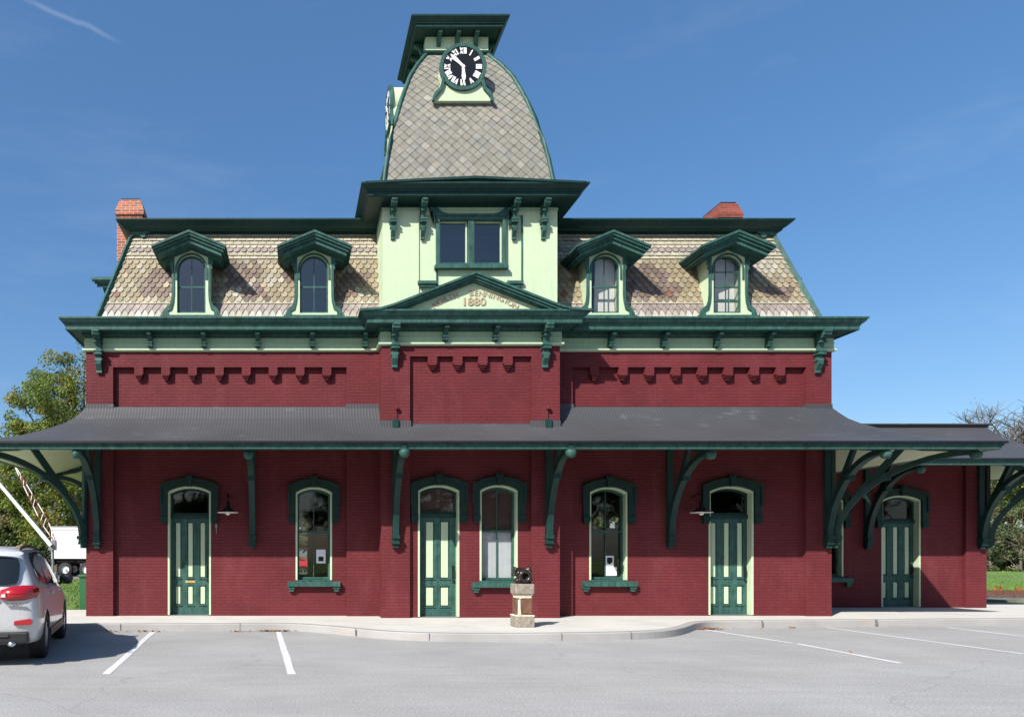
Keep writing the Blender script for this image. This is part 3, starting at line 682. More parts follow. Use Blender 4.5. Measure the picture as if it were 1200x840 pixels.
def mansard_rows():
    rows = []; v = .0
    rows = [(0, .48, 'sq', 'lt', .16), (.24, .38, 'pt', 'mv', .16), (.37, .34, 'pt', 'mv2', .16), (.53, .16, 'sq', 'tn', .2)]
    for i in range(9): rows.append((.585+.133*i, .25, 'hex', 'hx', .168))
    rows += [(1.80, .16, 'sq', 'tn', .2), (1.90, .16, 'sq', 'tn', .2), (2.0, .22, 'sc', 'mv', .168), (2.11, .22, 'sc', 'lt2', .168), (2.22, .16, 'sq', 'tn', .2)]
    v = 2.33
    while v < Ls-.02: rows.append((v, .16, 'sq', 'tn', .2)); v += .11
    return rows
patches = [(R.uniform(MX0, MX1), R.uniform(.55, 1.5), R.uniform(.12, .32)) for _ in range(7)]+[(-1.05, .85, .38), (-.55, 1.1, .25), (.95, .8, .25), (9.0, .6, .25)]
mauvep = [(-3.0, 1.25, .35), (-1.2, 1.3, .5), (.0, 1.2, .3), (8.6, 1.25, .42), (11.0, 1.4, .25), (1.5, 1.1, .35), (-1.0, .75, .4), (8.4, 1.0, .55), (9.0, .8, .4), (-3.3, .9, .35), (1.2, .75, .4), (11.7, .8, .3)]
def colour(kind, u, v):
    if kind == 'lt': c = sc_(.8, 1.12, R.choice([(.47, .45, .38), (.52, .50, .44), (.42, .38, .30)]))
    elif kind == 'lt2': c = sc_(.9, 1.05, (.44, .40, .30))
    elif kind == 'mv': c = sc_(.8, 1.15, (.30, .245, .225))
    elif kind == 'mv2': c = sc_(.8, 1.15, (.34, .29, .25))
    elif kind == 'tn': c = sc_(.88, 1.08, (.41, .37, .27))
    else:
        c = tan()
        for a, b, r in patches:
            if abs(u-a)/1.2+abs(v-b) < r*R.uniform(.7, 1.2): c = sc_(.9, 1.1, (.46, .44, .38))
        for a, b, r in mauvep:
            if sqrt((u-a)**2+(v-b)**2*2) < r*R.uniform(.7, 1.25): c = sc_(.85, 1.15, R.choice([(.22, .17, .165), (.20, .15, .12), (.26, .20, .16)]))
        if R.random() < .006: c = (.26, .13, .10)
        k_ = .86*R.uniform(.86, 1.08); c = [c[0]*.96*k_, c[1]*.92*k_, c[2]*.84*k_]
    return c
roofm = MB(); roofm.mi = 0
def slope(T, length, inset_l, inset_r, uoff, skips, cuts):
    for v, h, shape, kind, w_ in mansard_rows():
        n = int(length/w_)+3; off = (mansard_rows.__code__.co_firstlineno*0)+(.5*w_ if int(round(v*1000)) and slope.par else 0); slope.par = not slope.par
        for i in range(-1, n):
            u = i*w_+off; fr = v/Ls; lo = fr*inset_l; hi = length-fr*inset_r
            if u < lo-w_*.4 or u > hi+w_*.4: continue
            if any(a < u < b and v < vm for a, b, vm in skips) or any(a < u < b for a, b in cuts): continue
            hh = min(h, Ls-v)
            slate_tile(roofm, T, u, v, w_, hh, shape, colour(kind, u+uoff, v), clip=lambda vv: (vv/Ls*inset_l, length-vv/Ls*inset_r))
slope.par = False
nf = Vector((0, -(MZ1-MZ0), INS)).normalized()
def Tf(u, v, l):
    fr = v/Ls; return (MX0+u, MY0+INS*fr+nf.y*l, MZ0+(MZ1-MZ0)*fr+nf.z*l)
slope(Tf, MX1-MX0, INS, INS, MX0, [(d-.40-MX0, d+.40-MX0, 1.55) for d in DORM], [(PX0-MX0, PX1-MX0, )])if False else slope(Tf, MX1-MX0, INS, INS, MX0, [(d-.40-MX0, d+.40-MX0, 1.55) for d in DORM], [(PX0+.05-MX0, PX1-.05-MX0)])
def Tl(u, v, l):
    fr = v/Ls; return (MX0+INS*fr+nf.y*l, MY1-u, MZ0+(MZ1-MZ0)*fr+nf.z*l)
slope(Tl, MY1-MY0, INS, INS, 30, [(MY1-19.5-.4, MY1-19.5+.4, 1.5)], [])
def Tr(u, v, l):
    fr = v/Ls; return (MX1-INS*fr-nf.y*l, MY0+u, MZ0+(MZ1-MZ0)*fr+nf.z*l)
slope(Tr, MY1-MY0, INS, INS, 60, [(19.5-.4-MY0, 19.5+.4-MY0, 1.5)], [])
# sheathing under the slates
roofm.col = (.2, .17, .13)
def sheath(u0, u1, v0, v1, T, Lg):
    def cl(u, v): return min(max(u, v/Ls*INS), Lg-v/Ls*INS)
    roofm.add([T(cl(u0, v0), v0, 0), T(cl(u1, v0), v0, 0), T(cl(u1, v1), v1, 0), T(cl(u0, v1), v1, 0)], [(0, 1, 2, 3)])
def sheath_all(T, Lg, ds, cut=None):
    eds = [0]+[e for d in ds for e in (d-.33, d+.33)]+[Lg]
    for i in range(0, len(eds), 2): sheath(eds[i], eds[i+1], 0, Ls, T, Lg)
    for d in ds: sheath(d-.33, d+.33, 1.62, Ls, T, Lg)
sheath_all(Tf, MX1-MX0, [d-MX0 for d in DORM]); sheath_all(Tl, MY1-MY0, [MY1-19.5]); sheath_all(Tr, MY1-MY0, [19.5-MY0])
roofm.add([(MX0, MY1, MZ0), (MX1, MY1, MZ0), (MX1-INS, MY1-INS, MZ1), (MX0+INS, MY1-INS, MZ1)], [(0, 1, 2, 3)])
roofm.add([(MX0+INS, MY0+INS, MZ1), (MX1-INS, MY0+INS, MZ1), (MX1-INS, MY1-INS, MZ1), (MX0+INS, MY1-INS, MZ1)], [(0, 1, 2, 3)])
MR = roofm.build('mansard_roof', 'slate', ST, recalc=False)
m = MB()
TOPP = [(MX0+INS, MY1-INS), (MX0+INS, MY0+INS), (PX0, MY0+INS), (PX1, MY0+INS), (MX1-INS, MY0+INS), (MX1-INS, MY1-INS)]
upr = [(-.3, 9.78), (.34, 9.76), (.38, 9.76), (.38, 9.725), (.355, 9.71), (.34, 9.69), (.26, 9.62), (.19, 9.58), (.19, 9.55), (.16, 9.545), (.05, 9.545), (.05, 9.50), (.0, 9.49)]
m.sweep([(MX0+INS, MY1-INS), (MX0+INS, MY0+INS), (MX1-INS, MY0+INS), (MX1-INS, MY1-INS)], upr, True)
m.add([(MX0+INS+.25, MY0+INS+.25, 9.781), (MX1-INS-.25, MY0+INS+.25, 9.781), (MX1-INS-.25, MY1-INS-.25, 9.781), (MX0+INS+.25, MY1-INS-.25, 9.781)], [(0, 1, 2, 3)])
m.build('upper_cornice', 'deep_green', MR)
for (a, b) in (((MX0, MY0), (MX0+INS, MY0+INS)), ((MX1, MY0), (MX1-INS, MY0+INS))):
    m = MB(); s = 1 if a[0] < 0 else -1
    m.tube([(a[0]-.02*s, a[1]-.03, MZ0), (b[0]-.02*s, b[1]-.03, MZ1-.03)], .075, 4)
    m.prism([(b[0]-.04*s, MZ1-.02), (b[0]+.42*s, MZ1-.02), (b[0]+.40*s, MZ1-.07), (b[0]+.30*s, MZ1-.10), (b[0]+.28*s, MZ1-.19), (b[0]+.2*s, MZ1-.21), (b[0]+.15*s, MZ1-.15), (b[0]+.02*s, MZ1-.14), (b[0]-.1*s, MZ1-.2)], 'y', b[1]-.14, b[1]-.05)
    m.build('hip_moulding', 'trim_green', MR)
# attic floor & dim interior
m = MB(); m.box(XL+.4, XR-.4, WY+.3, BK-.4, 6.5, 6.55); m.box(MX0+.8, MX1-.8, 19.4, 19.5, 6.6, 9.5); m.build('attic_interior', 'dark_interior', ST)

def dormer(Mx, curtain=False, extra=False):
    def mb(): q = MB(); q.M = Mx; return q
    hw = .335; z0, z1 = .12, 1.48
    m = mb(); out_ = [(-.66, 0), (.66, 0), (.655, .10), (.60, .20), (.50, .27), (.455, .40), (.44, .55), (.44, 1.62), (0, 1.74), (-.44, 1.62), (-.44, .55), (-.455, .40), (-.50, .27), (-.60, .20), (-.655, .10)]
    m.plate(out_, [arch(-hw, hw, z0, z1, hw-.01, 18)], 0, .06)
    for s in (-1, 1): m.box(min(s*.40, s*.44), max(s*.40, s*.44), .062, .85, 0, 1.62)
    for s in (-1, 1): m.box(min(s*.34, s*.37), max(s*.34, s*.37), .061, .34, 0.08, 1.2)
    d = m.build('dormer', 'light_green', ST, bevel=.003)
    m = mb()
    for s in (-1, 1):
        E = [(.68, -.02), (.675, .11), (.615, .225), (.515, .295), (.475, .41), (.462, .56), (.462, 1.12), (.50, 1.16), (.48, 1.22), (.53, 1.27), (.49, 1.33), (.55, 1.42), (.53, 1.5), (.462, 1.56)]
        I = [(.62, -.02), (.615, .06), (.57, .14), (.46, .20), (.415, .38), (.40, .56), (.40, 1.12), (.40, 1.16), (.40, 1.22), (.40, 1.27), (.40, 1.33), (.40, 1.42), (.40, 1.5), (.40, 1.56)]
        m.ring([(s*a, b) for a, b in E], [(s*a, b) for a, b in I], -.03, .001, closed=False)
        m.lathe([(.001, -.045), (.05, -.045), (.05, -.03)], (s*.585, 0, .10), 'y', 12); m.lathe([(.001, -.045), (.035, -.045), (.035, -.03)], (s*.50, 0, 1.42), 'y', 10)
    m.box(-.72, .72, -.07, .001, -.06, .055)
    m.ring(topen(-hw-.045, hw+.045, .9, z1+.045, hw+.03, 16), topen(-hw, hw, .9, z1, hw-.012, 16), -.02, .001, closed=False)
    m.build('dormer_trim', 'trim_green', d, bevel=.003)
    m = mb()
    def ch(half, zp, ze, t, y0, y1):
        P = [(-half, ze), (0, zp), (half, ze), (half, ze-t), (0, zp-t), (-half, ze-t)]; m.prism(P, 'y', y0, y1)
    ch(.86, 1.89, 1.54, .055, -.44, 1.1); ch(.83, 1.835, 1.497, .05, -.41, 1.1); ch(.79, 1.785, 1.463, .06, -.36, 1.1); ch(.74, 1.725, 1.423, .09, -.31, 1.1); ch(.70, 1.64, 1.355, .05, -.04, .9)
    m.build('dormer_hood', 'trim_green', d, bevel=.003)
    m = mb(); A_ = arch(-hw, hw, z0, z1, hw-.01, 18); B_ = arch(-hw+.035, hw-.035, z0+.05, z1-.035, hw-.045, 18)
    m.ring(A_, B_, .062, .11); m.box(-hw+.03, hw-.03, .075, .105, .735, .775); m.box(-.010, .010, .08, .10, z0+.04, z1-.03)
    if extra: m.box(-hw+.03, hw-.03, .08, .10, 1.10, 1.12); m.box(-hw+.03, hw-.03, .07, .11, .40, .45)
    sa = m.build('dormer_window', 'trim_green', d)
    q = mb(); q.prism(arch(-hw+.03, hw-.03, z0+.04, z1-.03, hw-.05, 18), 'y', .088, .092); q.build('pane', 'attic_glass' if not curtain else 'window_glass', d)
    if curtain:
        q = mb(); q.prism([(hw, .05), (hw, 1.5), (-.12, 1.5), (-.16, .05)], 'y', .30, .32); q.build('curtain', 'white_curtain', d)
    return d
for i, x in enumerate(DORM): dormer(Matrix.Translation((x, 17.10, 7.18)), i > 1, i == 3)
dormer(Matrix.Translation((-4.73, 19.5, 7.18)) @ Matrix.Rotation(-pi/2, 4, 'Z'))
dormer(Matrix.Translation((12.67, 19.5, 7.18)) @ Matrix.Rotation(pi/2, 4, 'Z'))
# chimneys
def chimney(x0, x1, y0, y1, z0, z1, mat):
    m = MB(); m.box(x0, x1, y0, y1, z0, z1-.42); m.box(x0-.04, x1+.04, y0-.04, y1+.04, z1-.42, z1-.30)
    a = .04; b = -.04; cx = [(x0-a, y0-a), (x1+a, y0-a), (x1+a, y1+a), (x0-a, y1+a)]; dx = [(x0+.06, y0+.06), (x1-.06, y0+.06), (x1-.06, y1-.06), (x0+.06, y1-.06)]
    m.add([(p[0], p[1], z1-.30) for p in cx]+[(p[0], p[1], z1) for p in dx], [(0, 1, 5, 4), (1, 2, 6, 5), (2, 3, 7, 6), (3, 0, 4, 7), (4, 5, 6, 7)])
    c = m.build('chimney', mat, ST); q = MB(); q.box(x0+.08, x1-.08, y0+.08, y1-.08, z1, z1+.04); q.build('chimney_cap', 'black_paint', c)
chimney(-4.52, -3.86, 18.75, 19.35, 7.2, 10.80, 'bare_brick'); chimney(11.38, 11.95, 19.3, 20.3, 9.6, 10.98, 'old_brick')

# ------------------------------------------------------------------ tower
TC = Vector((4.115, 18.86)); TX0, TX1, TY0, TY1 = PX0+.03, PX1-.05, PY+.02, 21.0
m = MB(); win = rect(3.36, 4.90, 8.24, 9.34)
m.plate(rect(TX0, TX1, 6.9, 9.7), [win], TY0+.03, TY0+.15)
m.box(TX0+.0, 2.93, TY0, TY0+.031, 6.9, 9.7); m.box(5.30, TX1-.0, TY0, TY0+.031, 6.9, 9.7); m.box(2.93, 5.30, TY0+.001, TY0+.031, 9.42, 9.7)
m.box(TX0, TX0+.12, TY0+.151, TY1, 6.9, 9.7); m.box(TX1-.12, TX1, TY0+.151, TY1, 6.9, 9.7); m.box(TX0+.12, TX1-.12, TY1-.12, TY1, 6.9, 9.7)
m.build('tower_wall', 'light_boards', ST)
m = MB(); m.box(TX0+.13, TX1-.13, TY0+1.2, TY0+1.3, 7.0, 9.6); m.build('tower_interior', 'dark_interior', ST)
m = MB()
for a, b in ((2.90, 3.35), (4.95, 5.32)): m.box(a, b, TY0-.08, TY0+.02, 7.82, 7.89); m.box(a+.04, b-.04, TY0-.05, TY0+.02, 7.76, 7.82)
m.box(5.295, 5.325, TY0-.012, TY0+.04, 7.85, 9.42); m.box(3.33, 3.36, TY0-.0, TY0+.04, 7.8, 8.2)
m.build('tower_moulding', 'trim_green', ST)
m = MB(); y = TY0+.02
m.ring(rect(3.32, 4.93, 8.21, 9.40), rect(3.40, 4.85, 8.31, 9.30), TY0-.05, y+.10)
m.box(3.28, 4.97, TY0-.10, TY0+.02, 8.17, 8.25); m.box(3.30, 4.95, TY0-.075, TY0+.02, 9.38, 9.43)
m.box(4.06, 4.18, TY0-.03, y+.09, 8.31, 9.30)
for s, c in ((-1, 3.28), (1, 4.97)):
    m.prism([(c, 9.44), (c+s*.06, 9.52), (c+s*.0, 9.60), (c-s*.06, 9.585), (c-s*.14, 9.52), (c-s*.2, 9.47), (c-s*.38, 9.43), (c-s*.2, 9.42)], 'y', TY0-.05, TY0-.01)
    m.prism([(c, 9.42), (c+s*.09, 9.48), (c+s*.13, 9.60), (c+s*.06, 9.55), (c+s*.08, 9.4), (c+s*.05, 9.28), (c, 9.15)], 'y', TY0-.045, TY0-.01)
    m.lathe([(.001, -.07), (.035, -.07), (.035, -.04)], (c-s*.0, TY0, 9.53), 'y', 10)
tw = m.build('tower_window', 'trim_green', ST, bevel=.004)
m = MB(); m.ring(rect(3.40, 4.05, 8.31, 9.30), rect(3.43, 4.02, 8.34, 9.27), y+.04, y+.09); m.ring(rect(4.19, 4.85, 8.31, 9.30), rect(4.22, 4.82, 8.34, 9.27), y+.04, y+.09); m.build('sash', 'light_green', tw)
for a, b in ((3.42, 4.03), (4.21, 4.83)): q = MB(); q.box(a, b, y+.06, y+.065, 8.33, 9.28); q.build('pane', 'attic_glass', tw)
for px in (462, 497.5, 606, 641): scroll_bracket(X_(px, 16.45), TY0-.0, 9.66, .82, .36, .13, 'tower_bracket')
TO = [(TX0, TY1), (TX0, TY0), (TX1, TY0), (TX1, TY1)]
m = MB(); m.sweep(TO, [(-.2, 9.98), (.50, 9.92), (.54, 9.92), (.54, 9.885), (.51, 9.86), (.46, 9.82), (.42, 9.80), (.42, 9.77), (.39, 9.76), (.39, 9.69), (.36, 9.665), (.02, 9.665), (.02, 9.60), (.0, 9.58)], True)
q0 = TY0-.56; m.prism([(TX0-.45, 9.925), (4.115, 10.045), (TX1+.45, 9.925), (TX1+.4, 9.88), (4.115, 9.99), (TX0-.4, 9.88)], 'y', q0, q0+.5)
m.prism([(TX0-.1, 9.90), (4.115, 9.985), (TX1+.1, 9.90)], 'y', q0+.05, q0+.5)
m.add([(TX0+.1, TY0+.1, 9.979), (TX1-.1, TY0+.1, 9.979), (TX1-.1, TY1-.1, 9.979), (TX0+.1, TY1-.1, 9.979)], [(0, 1, 2, 3)])
m.build('tower_cornice', 'deep_green', ST)
m = MB(); m.sweep(TO, [(.012, 9.62), (.014, 9.52)], True); 
m.build('tower_frieze', 'frieze_green', ST)
# bell-shaped slate roof
prof = [(2.02, 9.90), (1.95, 10.36), (1.88, 10.85), (1.778, 11.35), (1.655, 11.9), (1.505, 12.42), (1.37, 12.83), (1.238, 13.2), (1.03, 13.62), (.84, 13.93), (.74, 14.10)]
def wz(z):
    for (a, za), (b, zb) in zip(prof[:-1], prof[1:]):
        if za <= z <= zb: t = (z-za)/(zb-za); return a+(b-a)*t
    return prof[0][0] if z < 9.9 else prof[-1][0]
ss = [0]
for (a, za), (b, zb) in zip(prof[:-1], prof[1:]): ss.append(ss[-1]+sqrt((a-b)**2+(za-zb)**2))
def zs(s_):
    s_ = max(0, min(s_, ss[-1]))
    for i in range(len(ss)-1):
        if s_ <= ss[i+1]: t = (s_-ss[i])/(ss[i+1]-ss[i]); return prof[i][1]+(prof[i+1][1]-prof[i][1])*t
FAC = [((0, -1), (1, 0)), ((-1, 0), (0, -1)), ((1, 0), (0, 1)), ((0, 1), (-1, 0))]
m = MB()
for nrm_, tan_ in FAC:
    def T(u, v, l):
        z = zs(v); w_ = wz(z); u = max(-w_, min(w_, u)); return (TC.x+tan_[0]*u+nrm_[0]*(w_+l), TC.y+tan_[1]*u+nrm_[1]*(w_+l), z)
    m.col = (.16, .15, .13)
    for i in range(len(ss)-1): m.add([T(-9, ss[i], 0), T(9, ss[i], 0), T(9, ss[i+1], 0), T(-9, ss[i+1], 0)], [(0, 1, 2, 3)])
    pw_, ph_ = .245, .125; row = 0; v = -.05
    while v < ss[-1]:
        n = int(2.1/pw_)+2
        for i in range(-n, n+1):
            u = (i+(.5 if row % 2 else 0))*pw_; wv_ = wz(zs(v+ph_))
            if abs(u) > wv_+pw_*.5: continue
            c0 = sc_(.86, 1.10, R.choice([(.250, .238, .198), (.238, .226, .190), (.262, .243, .200), (.240, .235, .206)]))
            if R.random() < .04: c0 = [x*1.25 for x in c0]
            m.col = tuple(c0); k = .985; h2 = ph_*k
            lt = .022+R.uniform(-.005, .006)
            m.add([T(u, v, lt), T(u+pw_/2*k, v+ph_, .009), T(u, v+2*h2, .003), T(u-pw_/2*k, v+ph_, .014)], [(0, 1, 2, 3)])
        v += ph_; row += 1
TR = m.build('tower_roof', 'slate', ST, recalc=False)
for sx_, sy_ in ((-1, -1), (1, -1), (1, 1), (-1, 1)):
    m = MB(); m.tube([(TC.x+sx_*(a+.01), TC.y+sy_*(a+.01), z) for a, z in prof], .055, 6); m.build('ridge_moulding', 'trim_green', TR, smooth=True)
# crown
m = MB(); m.box(TC.x-.78, TC.x+.78, TC.y-.78, TC.y+.78, 14.08, 14.50); cr = m.build('tower_crown', 'light_green', ST)
m = MB(); q = .78; m.sweep([(TC.x-q, TC.y+q), (TC.x-q, TC.y-q), (TC.x+q, TC.y-q), (TC.x+q, TC.y+q)], [(-.2, 14.82), (.38, 14.76), (.42, 14.76), (.42, 14.72), (.40, 14.70), (.36, 14.66), (.33, 14.64), (.33, 14.61), (.30, 14.60), (.30, 14.54), (.27, 14.52), (.25, 14.52), (.25, 14.545), (.0, 14.52)], True)
m.add([(TC.x-.6, TC.y-.6, 14.815), (TC.x+.6, TC.y-.6, 14.815), (TC.x+.6, TC.y+.6, 14.815), (TC.x-.6, TC.y+.6, 14.815)], [(0, 1, 2, 3)])
m.sweep([(TC.x-q, TC.y+q), (TC.x-q, TC.y-q), (TC.x+q, TC.y-q), (TC.x+q, TC.y+q)], [(.0, 14.14), (.06, 14.13), (.06, 14.09), (.03, 14.06), (-.01, 14.05)], True)
m.build('crown_cornice', 'deep_green', cr)
for nrm_, tan_ in FAC:
    for u in (-.46, 0, .46):
        m = MB(); a = Vector((TC.x+nrm_[0]*.78+tan_[0]*u, TC.y+nrm_[1]*.78+tan_[1]*u)); m.M = Matrix(((tan_[0], nrm_[0], 0, a.x), (tan_[1], nrm_[1], 0, a.y), (0, 0, 1, 0), (0, 0, 0, 1)))
        m.prism([(0, 14.52), (.24, 14.52), (.24, 14.46), (.12, 14.42), (.08, 14.30), (0, 14.24)], 'x', -.05, .05); m.build('crown_bracket', 'trim_green', cr)
# clocks
def numeral_strokes(s):
    w = {'I': .028, 'V': .085, 'X': .085}; tot = sum(w[c] for c in s)+.012*(len(s)-1); x = -tot/2; res = []
    for c in s:
        if c == 'I': res.append([(x, -.06), (x+.028, -.06), (x+.028, .06), (x, .06)])
        elif c == 'V': res += [[(x, .06), (x+.036, .06), (x+.056, -.06), (x+.034, -.06)], [(x+.085, .06), (x+.065, .06), (x+.036, -.06), (x+.054, -.06)]]
        else: res += [[(x, .06), (x+.034, .06), (x+.085, -.06), (x+.051, -.06)], [(x+.085, .06), (x+.066, .06), (x, -.06), (x+.019, -.06)]]
        x += w[c]+.012
    return res
def clock(nrm_, tan_, off, right=False):
    zc = 13.15; base = 1.64 if nrm_[1] < 0 else 1.57
    M_ = Matrix(((tan_[0], -nrm_[0], 0, TC.x+nrm_[0]*base+tan_[0]*off), (tan_[1], -nrm_[1], 0, TC.y+nrm_[1]*base+tan_[1]*off), (0, 0, 1, zc), (0, 0, 0, 1)))
    def mb(): q = MB(); q.M = M_; return q
    m = mb(); n = 40
    circ = lambda r: [(r*cos(2*pi*i/n), r*sin(2*pi*i/n)) for i in range(n)]
    m.prism(circ(.50), 'y', .0, .75)
    F = [(-.70, -.78), (.70, -.78), (.66, -.62), (.54, -.50), (.50, -.32), (.45, -.1), (-.45, -.1), (-.50, -.32), (-.54, -.50), (-.66, -.62)]
    m.prism(F, 'y', .0, .45); c = m.build('clock', 'light_green', ST)
    m = mb(); m.prism(circ(.478), 'y', -.045, .0); m.build('clock_dial', 'black_paint', c)
    m = mb(); m.ring(circ(.56), circ(.472), -.06, .02)
    for s in (-1, 1):
        A_ = [(.49, -.26), (.515, -.38), (.56, -.50), (.66, -.59), (.715, -.70), (.735, -.80)]; B_ = [(.43, -.30), (.445, -.40), (.49, -.53), (.59, -.64), (.645, -.72), (.665, -.80)]
        m.ring([(s*a, b) for a, b in A_], [(s*a, b) for a, b in B_], -.06, .03, closed=False)
    m.build('clock_frame', 'trim_green', c, bevel=.006)
    for i, s in enumerate(['XII', 'I', 'II', 'III', 'IIII', 'V', 'VI', 'VII', 'VIII', 'IX', 'X', 'XI']):
        q = mb(); a = radians(30*i); k = .145 if len(s) > 3 else .12
        for P in numeral_strokes(s):
            PP = [(x*.98*cos(a)+(z*1.2+.375)*sin(a), -x*.98*sin(a)+(z*1.2+.375)*cos(a)) for x, z in P]; q.prism(PP, 'y', -.053, -.0455)
        q.build('clock_numeral', 'white_paint', c)
    for ang, Lh, wdh in ((-47, .42, .04), (177, .37, .042)):
        a = radians(ang); q = mb(); P = [(-.03, -.04), (.03, -.04), (wdh*.8, Lh*.35), (wdh*1.15, Lh*.62), (wdh*.9, Lh*.8), (0, Lh), (-wdh*.9, Lh*.8), (-wdh*1.15, Lh*.62), (-wdh*.8, Lh*.35)]
        q.prism([(x*cos(a)+z*sin(a), -x*sin(a)+z*cos(a)) for x, z in P], 'y', -.068 if ang < 0 else -.061, -.062 if ang < 0 else -.054); q.build('clock_hand', 'white_paint', c)
    return c
clock(FAC[0][0], FAC[0][1], -.06); clock(FAC[1][0], FAC[1][1], 0); clock(FAC[2][0], FAC[2][1], 0)

# ------------------------------------------------------------------ small things on the building
def wall_lamp(x, Y, z, label):
    t = thing('wall_lamp', label, 'lamp', (x, Y, z+.35), 'shaded lamps beside the doors')
    m = MB(); m.tube([(x, Y, z+.35), (x, Y-.12, z+.42), (x, Y-.26, z+.42), (x, Y-.34, z+.34), (x, Y-.34, z+.2)], .014, 8); m.lathe([(.06, -.015), (.06, 0)], (x, Y, z+.35), 'y', 12); m.build('lamp_arm', 'black_paint', t, smooth=True)
    m = MB(); m.lathe([(.001, .24), (.045, .23), (.05, .10), (.10, .07), (.14, .02), (.235, -.02), (.24, -.03), (.235, -.028), (.13, .01), (.04, .05)], (x, Y-.34, z), 'z', 24); m.build('lamp_shade', ['black_paint'], t, smooth=True)
    m = MB(); m.lathe([(.243, -.024), (.246, -.032), (.243, -.036), (.12, -.012)], (x, Y-.34, z), 'z', 24); m.build('shade_rim', 'lamp_white', t, smooth=True)
    m = MB(); m.lathe([(.03, .03), (.05, -.01), (.058, -.04), (.045, -.075), (.001, -.095)], (x, Y-.34, z), 'z', 14); m.build('bulb', 'lamp_white', t, smooth=True)
wall_lamp(X_(267, 16.98), RY, 2.62, 'gooseneck lamp with round shade on the wall right of the leftmost door')
wall_lamp(X_(822, 16.98), RY, 2.62, 'gooseneck lamp with round shade left of the door with the wide pale jamb')
m = MB(); m.box(-1.83, -1.78, RY-.03, RY, 2.25, 2.5); m.tube([(-1.80, RY-.02, 2.25), (-1.80, RY-.02, 2.1)], .01, 6); m.build('wall_switch', 'steel_grey', ST)
m = MB(); m.box(X_(371, 17.3), X_(382, 17.3), RY+.175, RY+.18, 1.40, 1.73); n1_ = m.build('paper_notice', 'paper', cat='notice', label='pale blue notice with dark picture in the arched window left of the clock bay', loc=(.7, RY+.17, 1.4))
m = MB(); m.box(X_(373.5, 17.3), X_(379.5, 17.3), RY+.172, RY+.1745, 1.45, 1.56); m.build('notice_picture', 'black_paint', n1_)
m = MB(); m.box(X_(713, 17.3), X_(727, 17.3), RY+.175, RY+.18, 1.10, 1.31); m.build('paper_notice', 'paper_white', cat='notice', label='wide white paper notice at the foot of the arched window right of the clock bay', loc=(7.7, RY+.17, 1.1))
m = MB(); m.box(X_(714, 17.3), X_(723.5, 17.3), RY+.175, RY+.18, 1.32, 1.58); n3_ = m.build('paper_notice', 'paper', cat='notice', label='small flyer with dark picture above the white sheet, window right of clock bay', loc=(7.65, RY+.17, 1.32))
m = MB(); m.prism([(X_(715.5, 17.3), 1.42), (X_(718.5, 17.3), 1.37), (X_(722, 17.3), 1.43), (X_(722, 17.3), 1.54), (X_(715.5, 17.3), 1.54)], 'y', RY+.172, RY+.1745); m.build('flyer_picture', 'black_paint', n3_)
for px in (464, 641): pass
m = MB()
for px in (464.5, 641.5):
    x = X_(px, 16.7); m.lathe([(.001, -.10), (.045, -.09), (.05, -.05), (.02, 0)], (x, PY, 4.98), 'y', 10); m.tube([(x, PY-.03, 4.95), (x, PY-.03, 4.55)], .008, 5)
m.build('tie_rod', 'red_painted_brick', ST)

# ------------------------------------------------------------------ pedestal with old engine part
px_, py_ = 4.67, 14.7
t = thing('stone_pedestal', 'weathered stone pedestal with a rusted waist standing on the pavement before the station', 'pedestal', (px_, py_, .15))
def pb(name, mat, w_, z0, z1, d=None, bev=.01, ox=0):
    m = MB(); d = d or w_; m.box(px_+ox-w_*.41, px_+ox+w_*.41, py_-d*.41, py_+d*.41, z0, z1); return m.build(name, mat, t, bevel=bev)
pb('base', 'weathered_stone', .46, .15, .37, bev=.015); pb('base_slab', 'rust_white', .47, .371, .395)
pb('shaft', 'rust_brown', .38, .396, .73); 
m = MB(); m.tube([(px_-.10, py_-.145, .40), (px_-.105, py_-.155, .44), (px_-.10, py_-.155, .70), (px_-.09, py_-.145, .73)], [.05, .032, .032, .045], 10); m.build('corner_column', 'rust_white', t, smooth=True)
m = MB(); m.box(px_-.05, px_+.13, py_-.162, py_-.157, .43, .70); m.build('shaft_panel', 'rust_brown', t)
pb('neck', 'rust_white', .36, .731, .79, bev=.015); pb('neck_moulding', 'rust_white', .41, .791, .81)
pb('cap_stone', 'weathered_stone', .46, .811, 1.02, bev=.02)
e = thing('engine_part', 'dark glossy cast-iron engine part with a round flanged opening on top of the stone pedestal', 'machine part', (px_, py_, 1.02))
def ei(prof, c, ax, n=18): m = MB(); m.lathe(prof, c, ax, n); return m
c0 = (px_+.02, py_-.06, 1.02+.15)
m = MB(); m.lathe([(.001, .2), (.11, .19), (.13, .1), (.13, -.02), (.09, -.05), (.09, -.04), (.05, -.03), (.05, .02), (.001, .03)], c0, 'y', 20); m.build('housing', 'cast_iron', e, smooth=True)
m = MB(); m.lathe([(.095, -.03), (.12, -.06), (.125, -.085), (.105, -.095), (.07, -.09), (.06, -.05)], c0, 'y', 24); m.build('flange', 'cast_iron', e, smooth=True)
m = MB(); m.lathe([(.001, -.17), (.06, -.165), (.065, -.13), (.045, -.11), (.045, .11), (.065, .13), (.06, .165), (.001, .17)], (px_-.01, py_, 1.02+.28), 'x', 14)
m.lathe([(.001, -.2), (.035, -.2), (.035, .18), (.001, .18)], (px_+.01, py_+.06, 1.02+.18), 'x', 10)
m.build('cross_pipe', 'cast_iron', e, smooth=True)
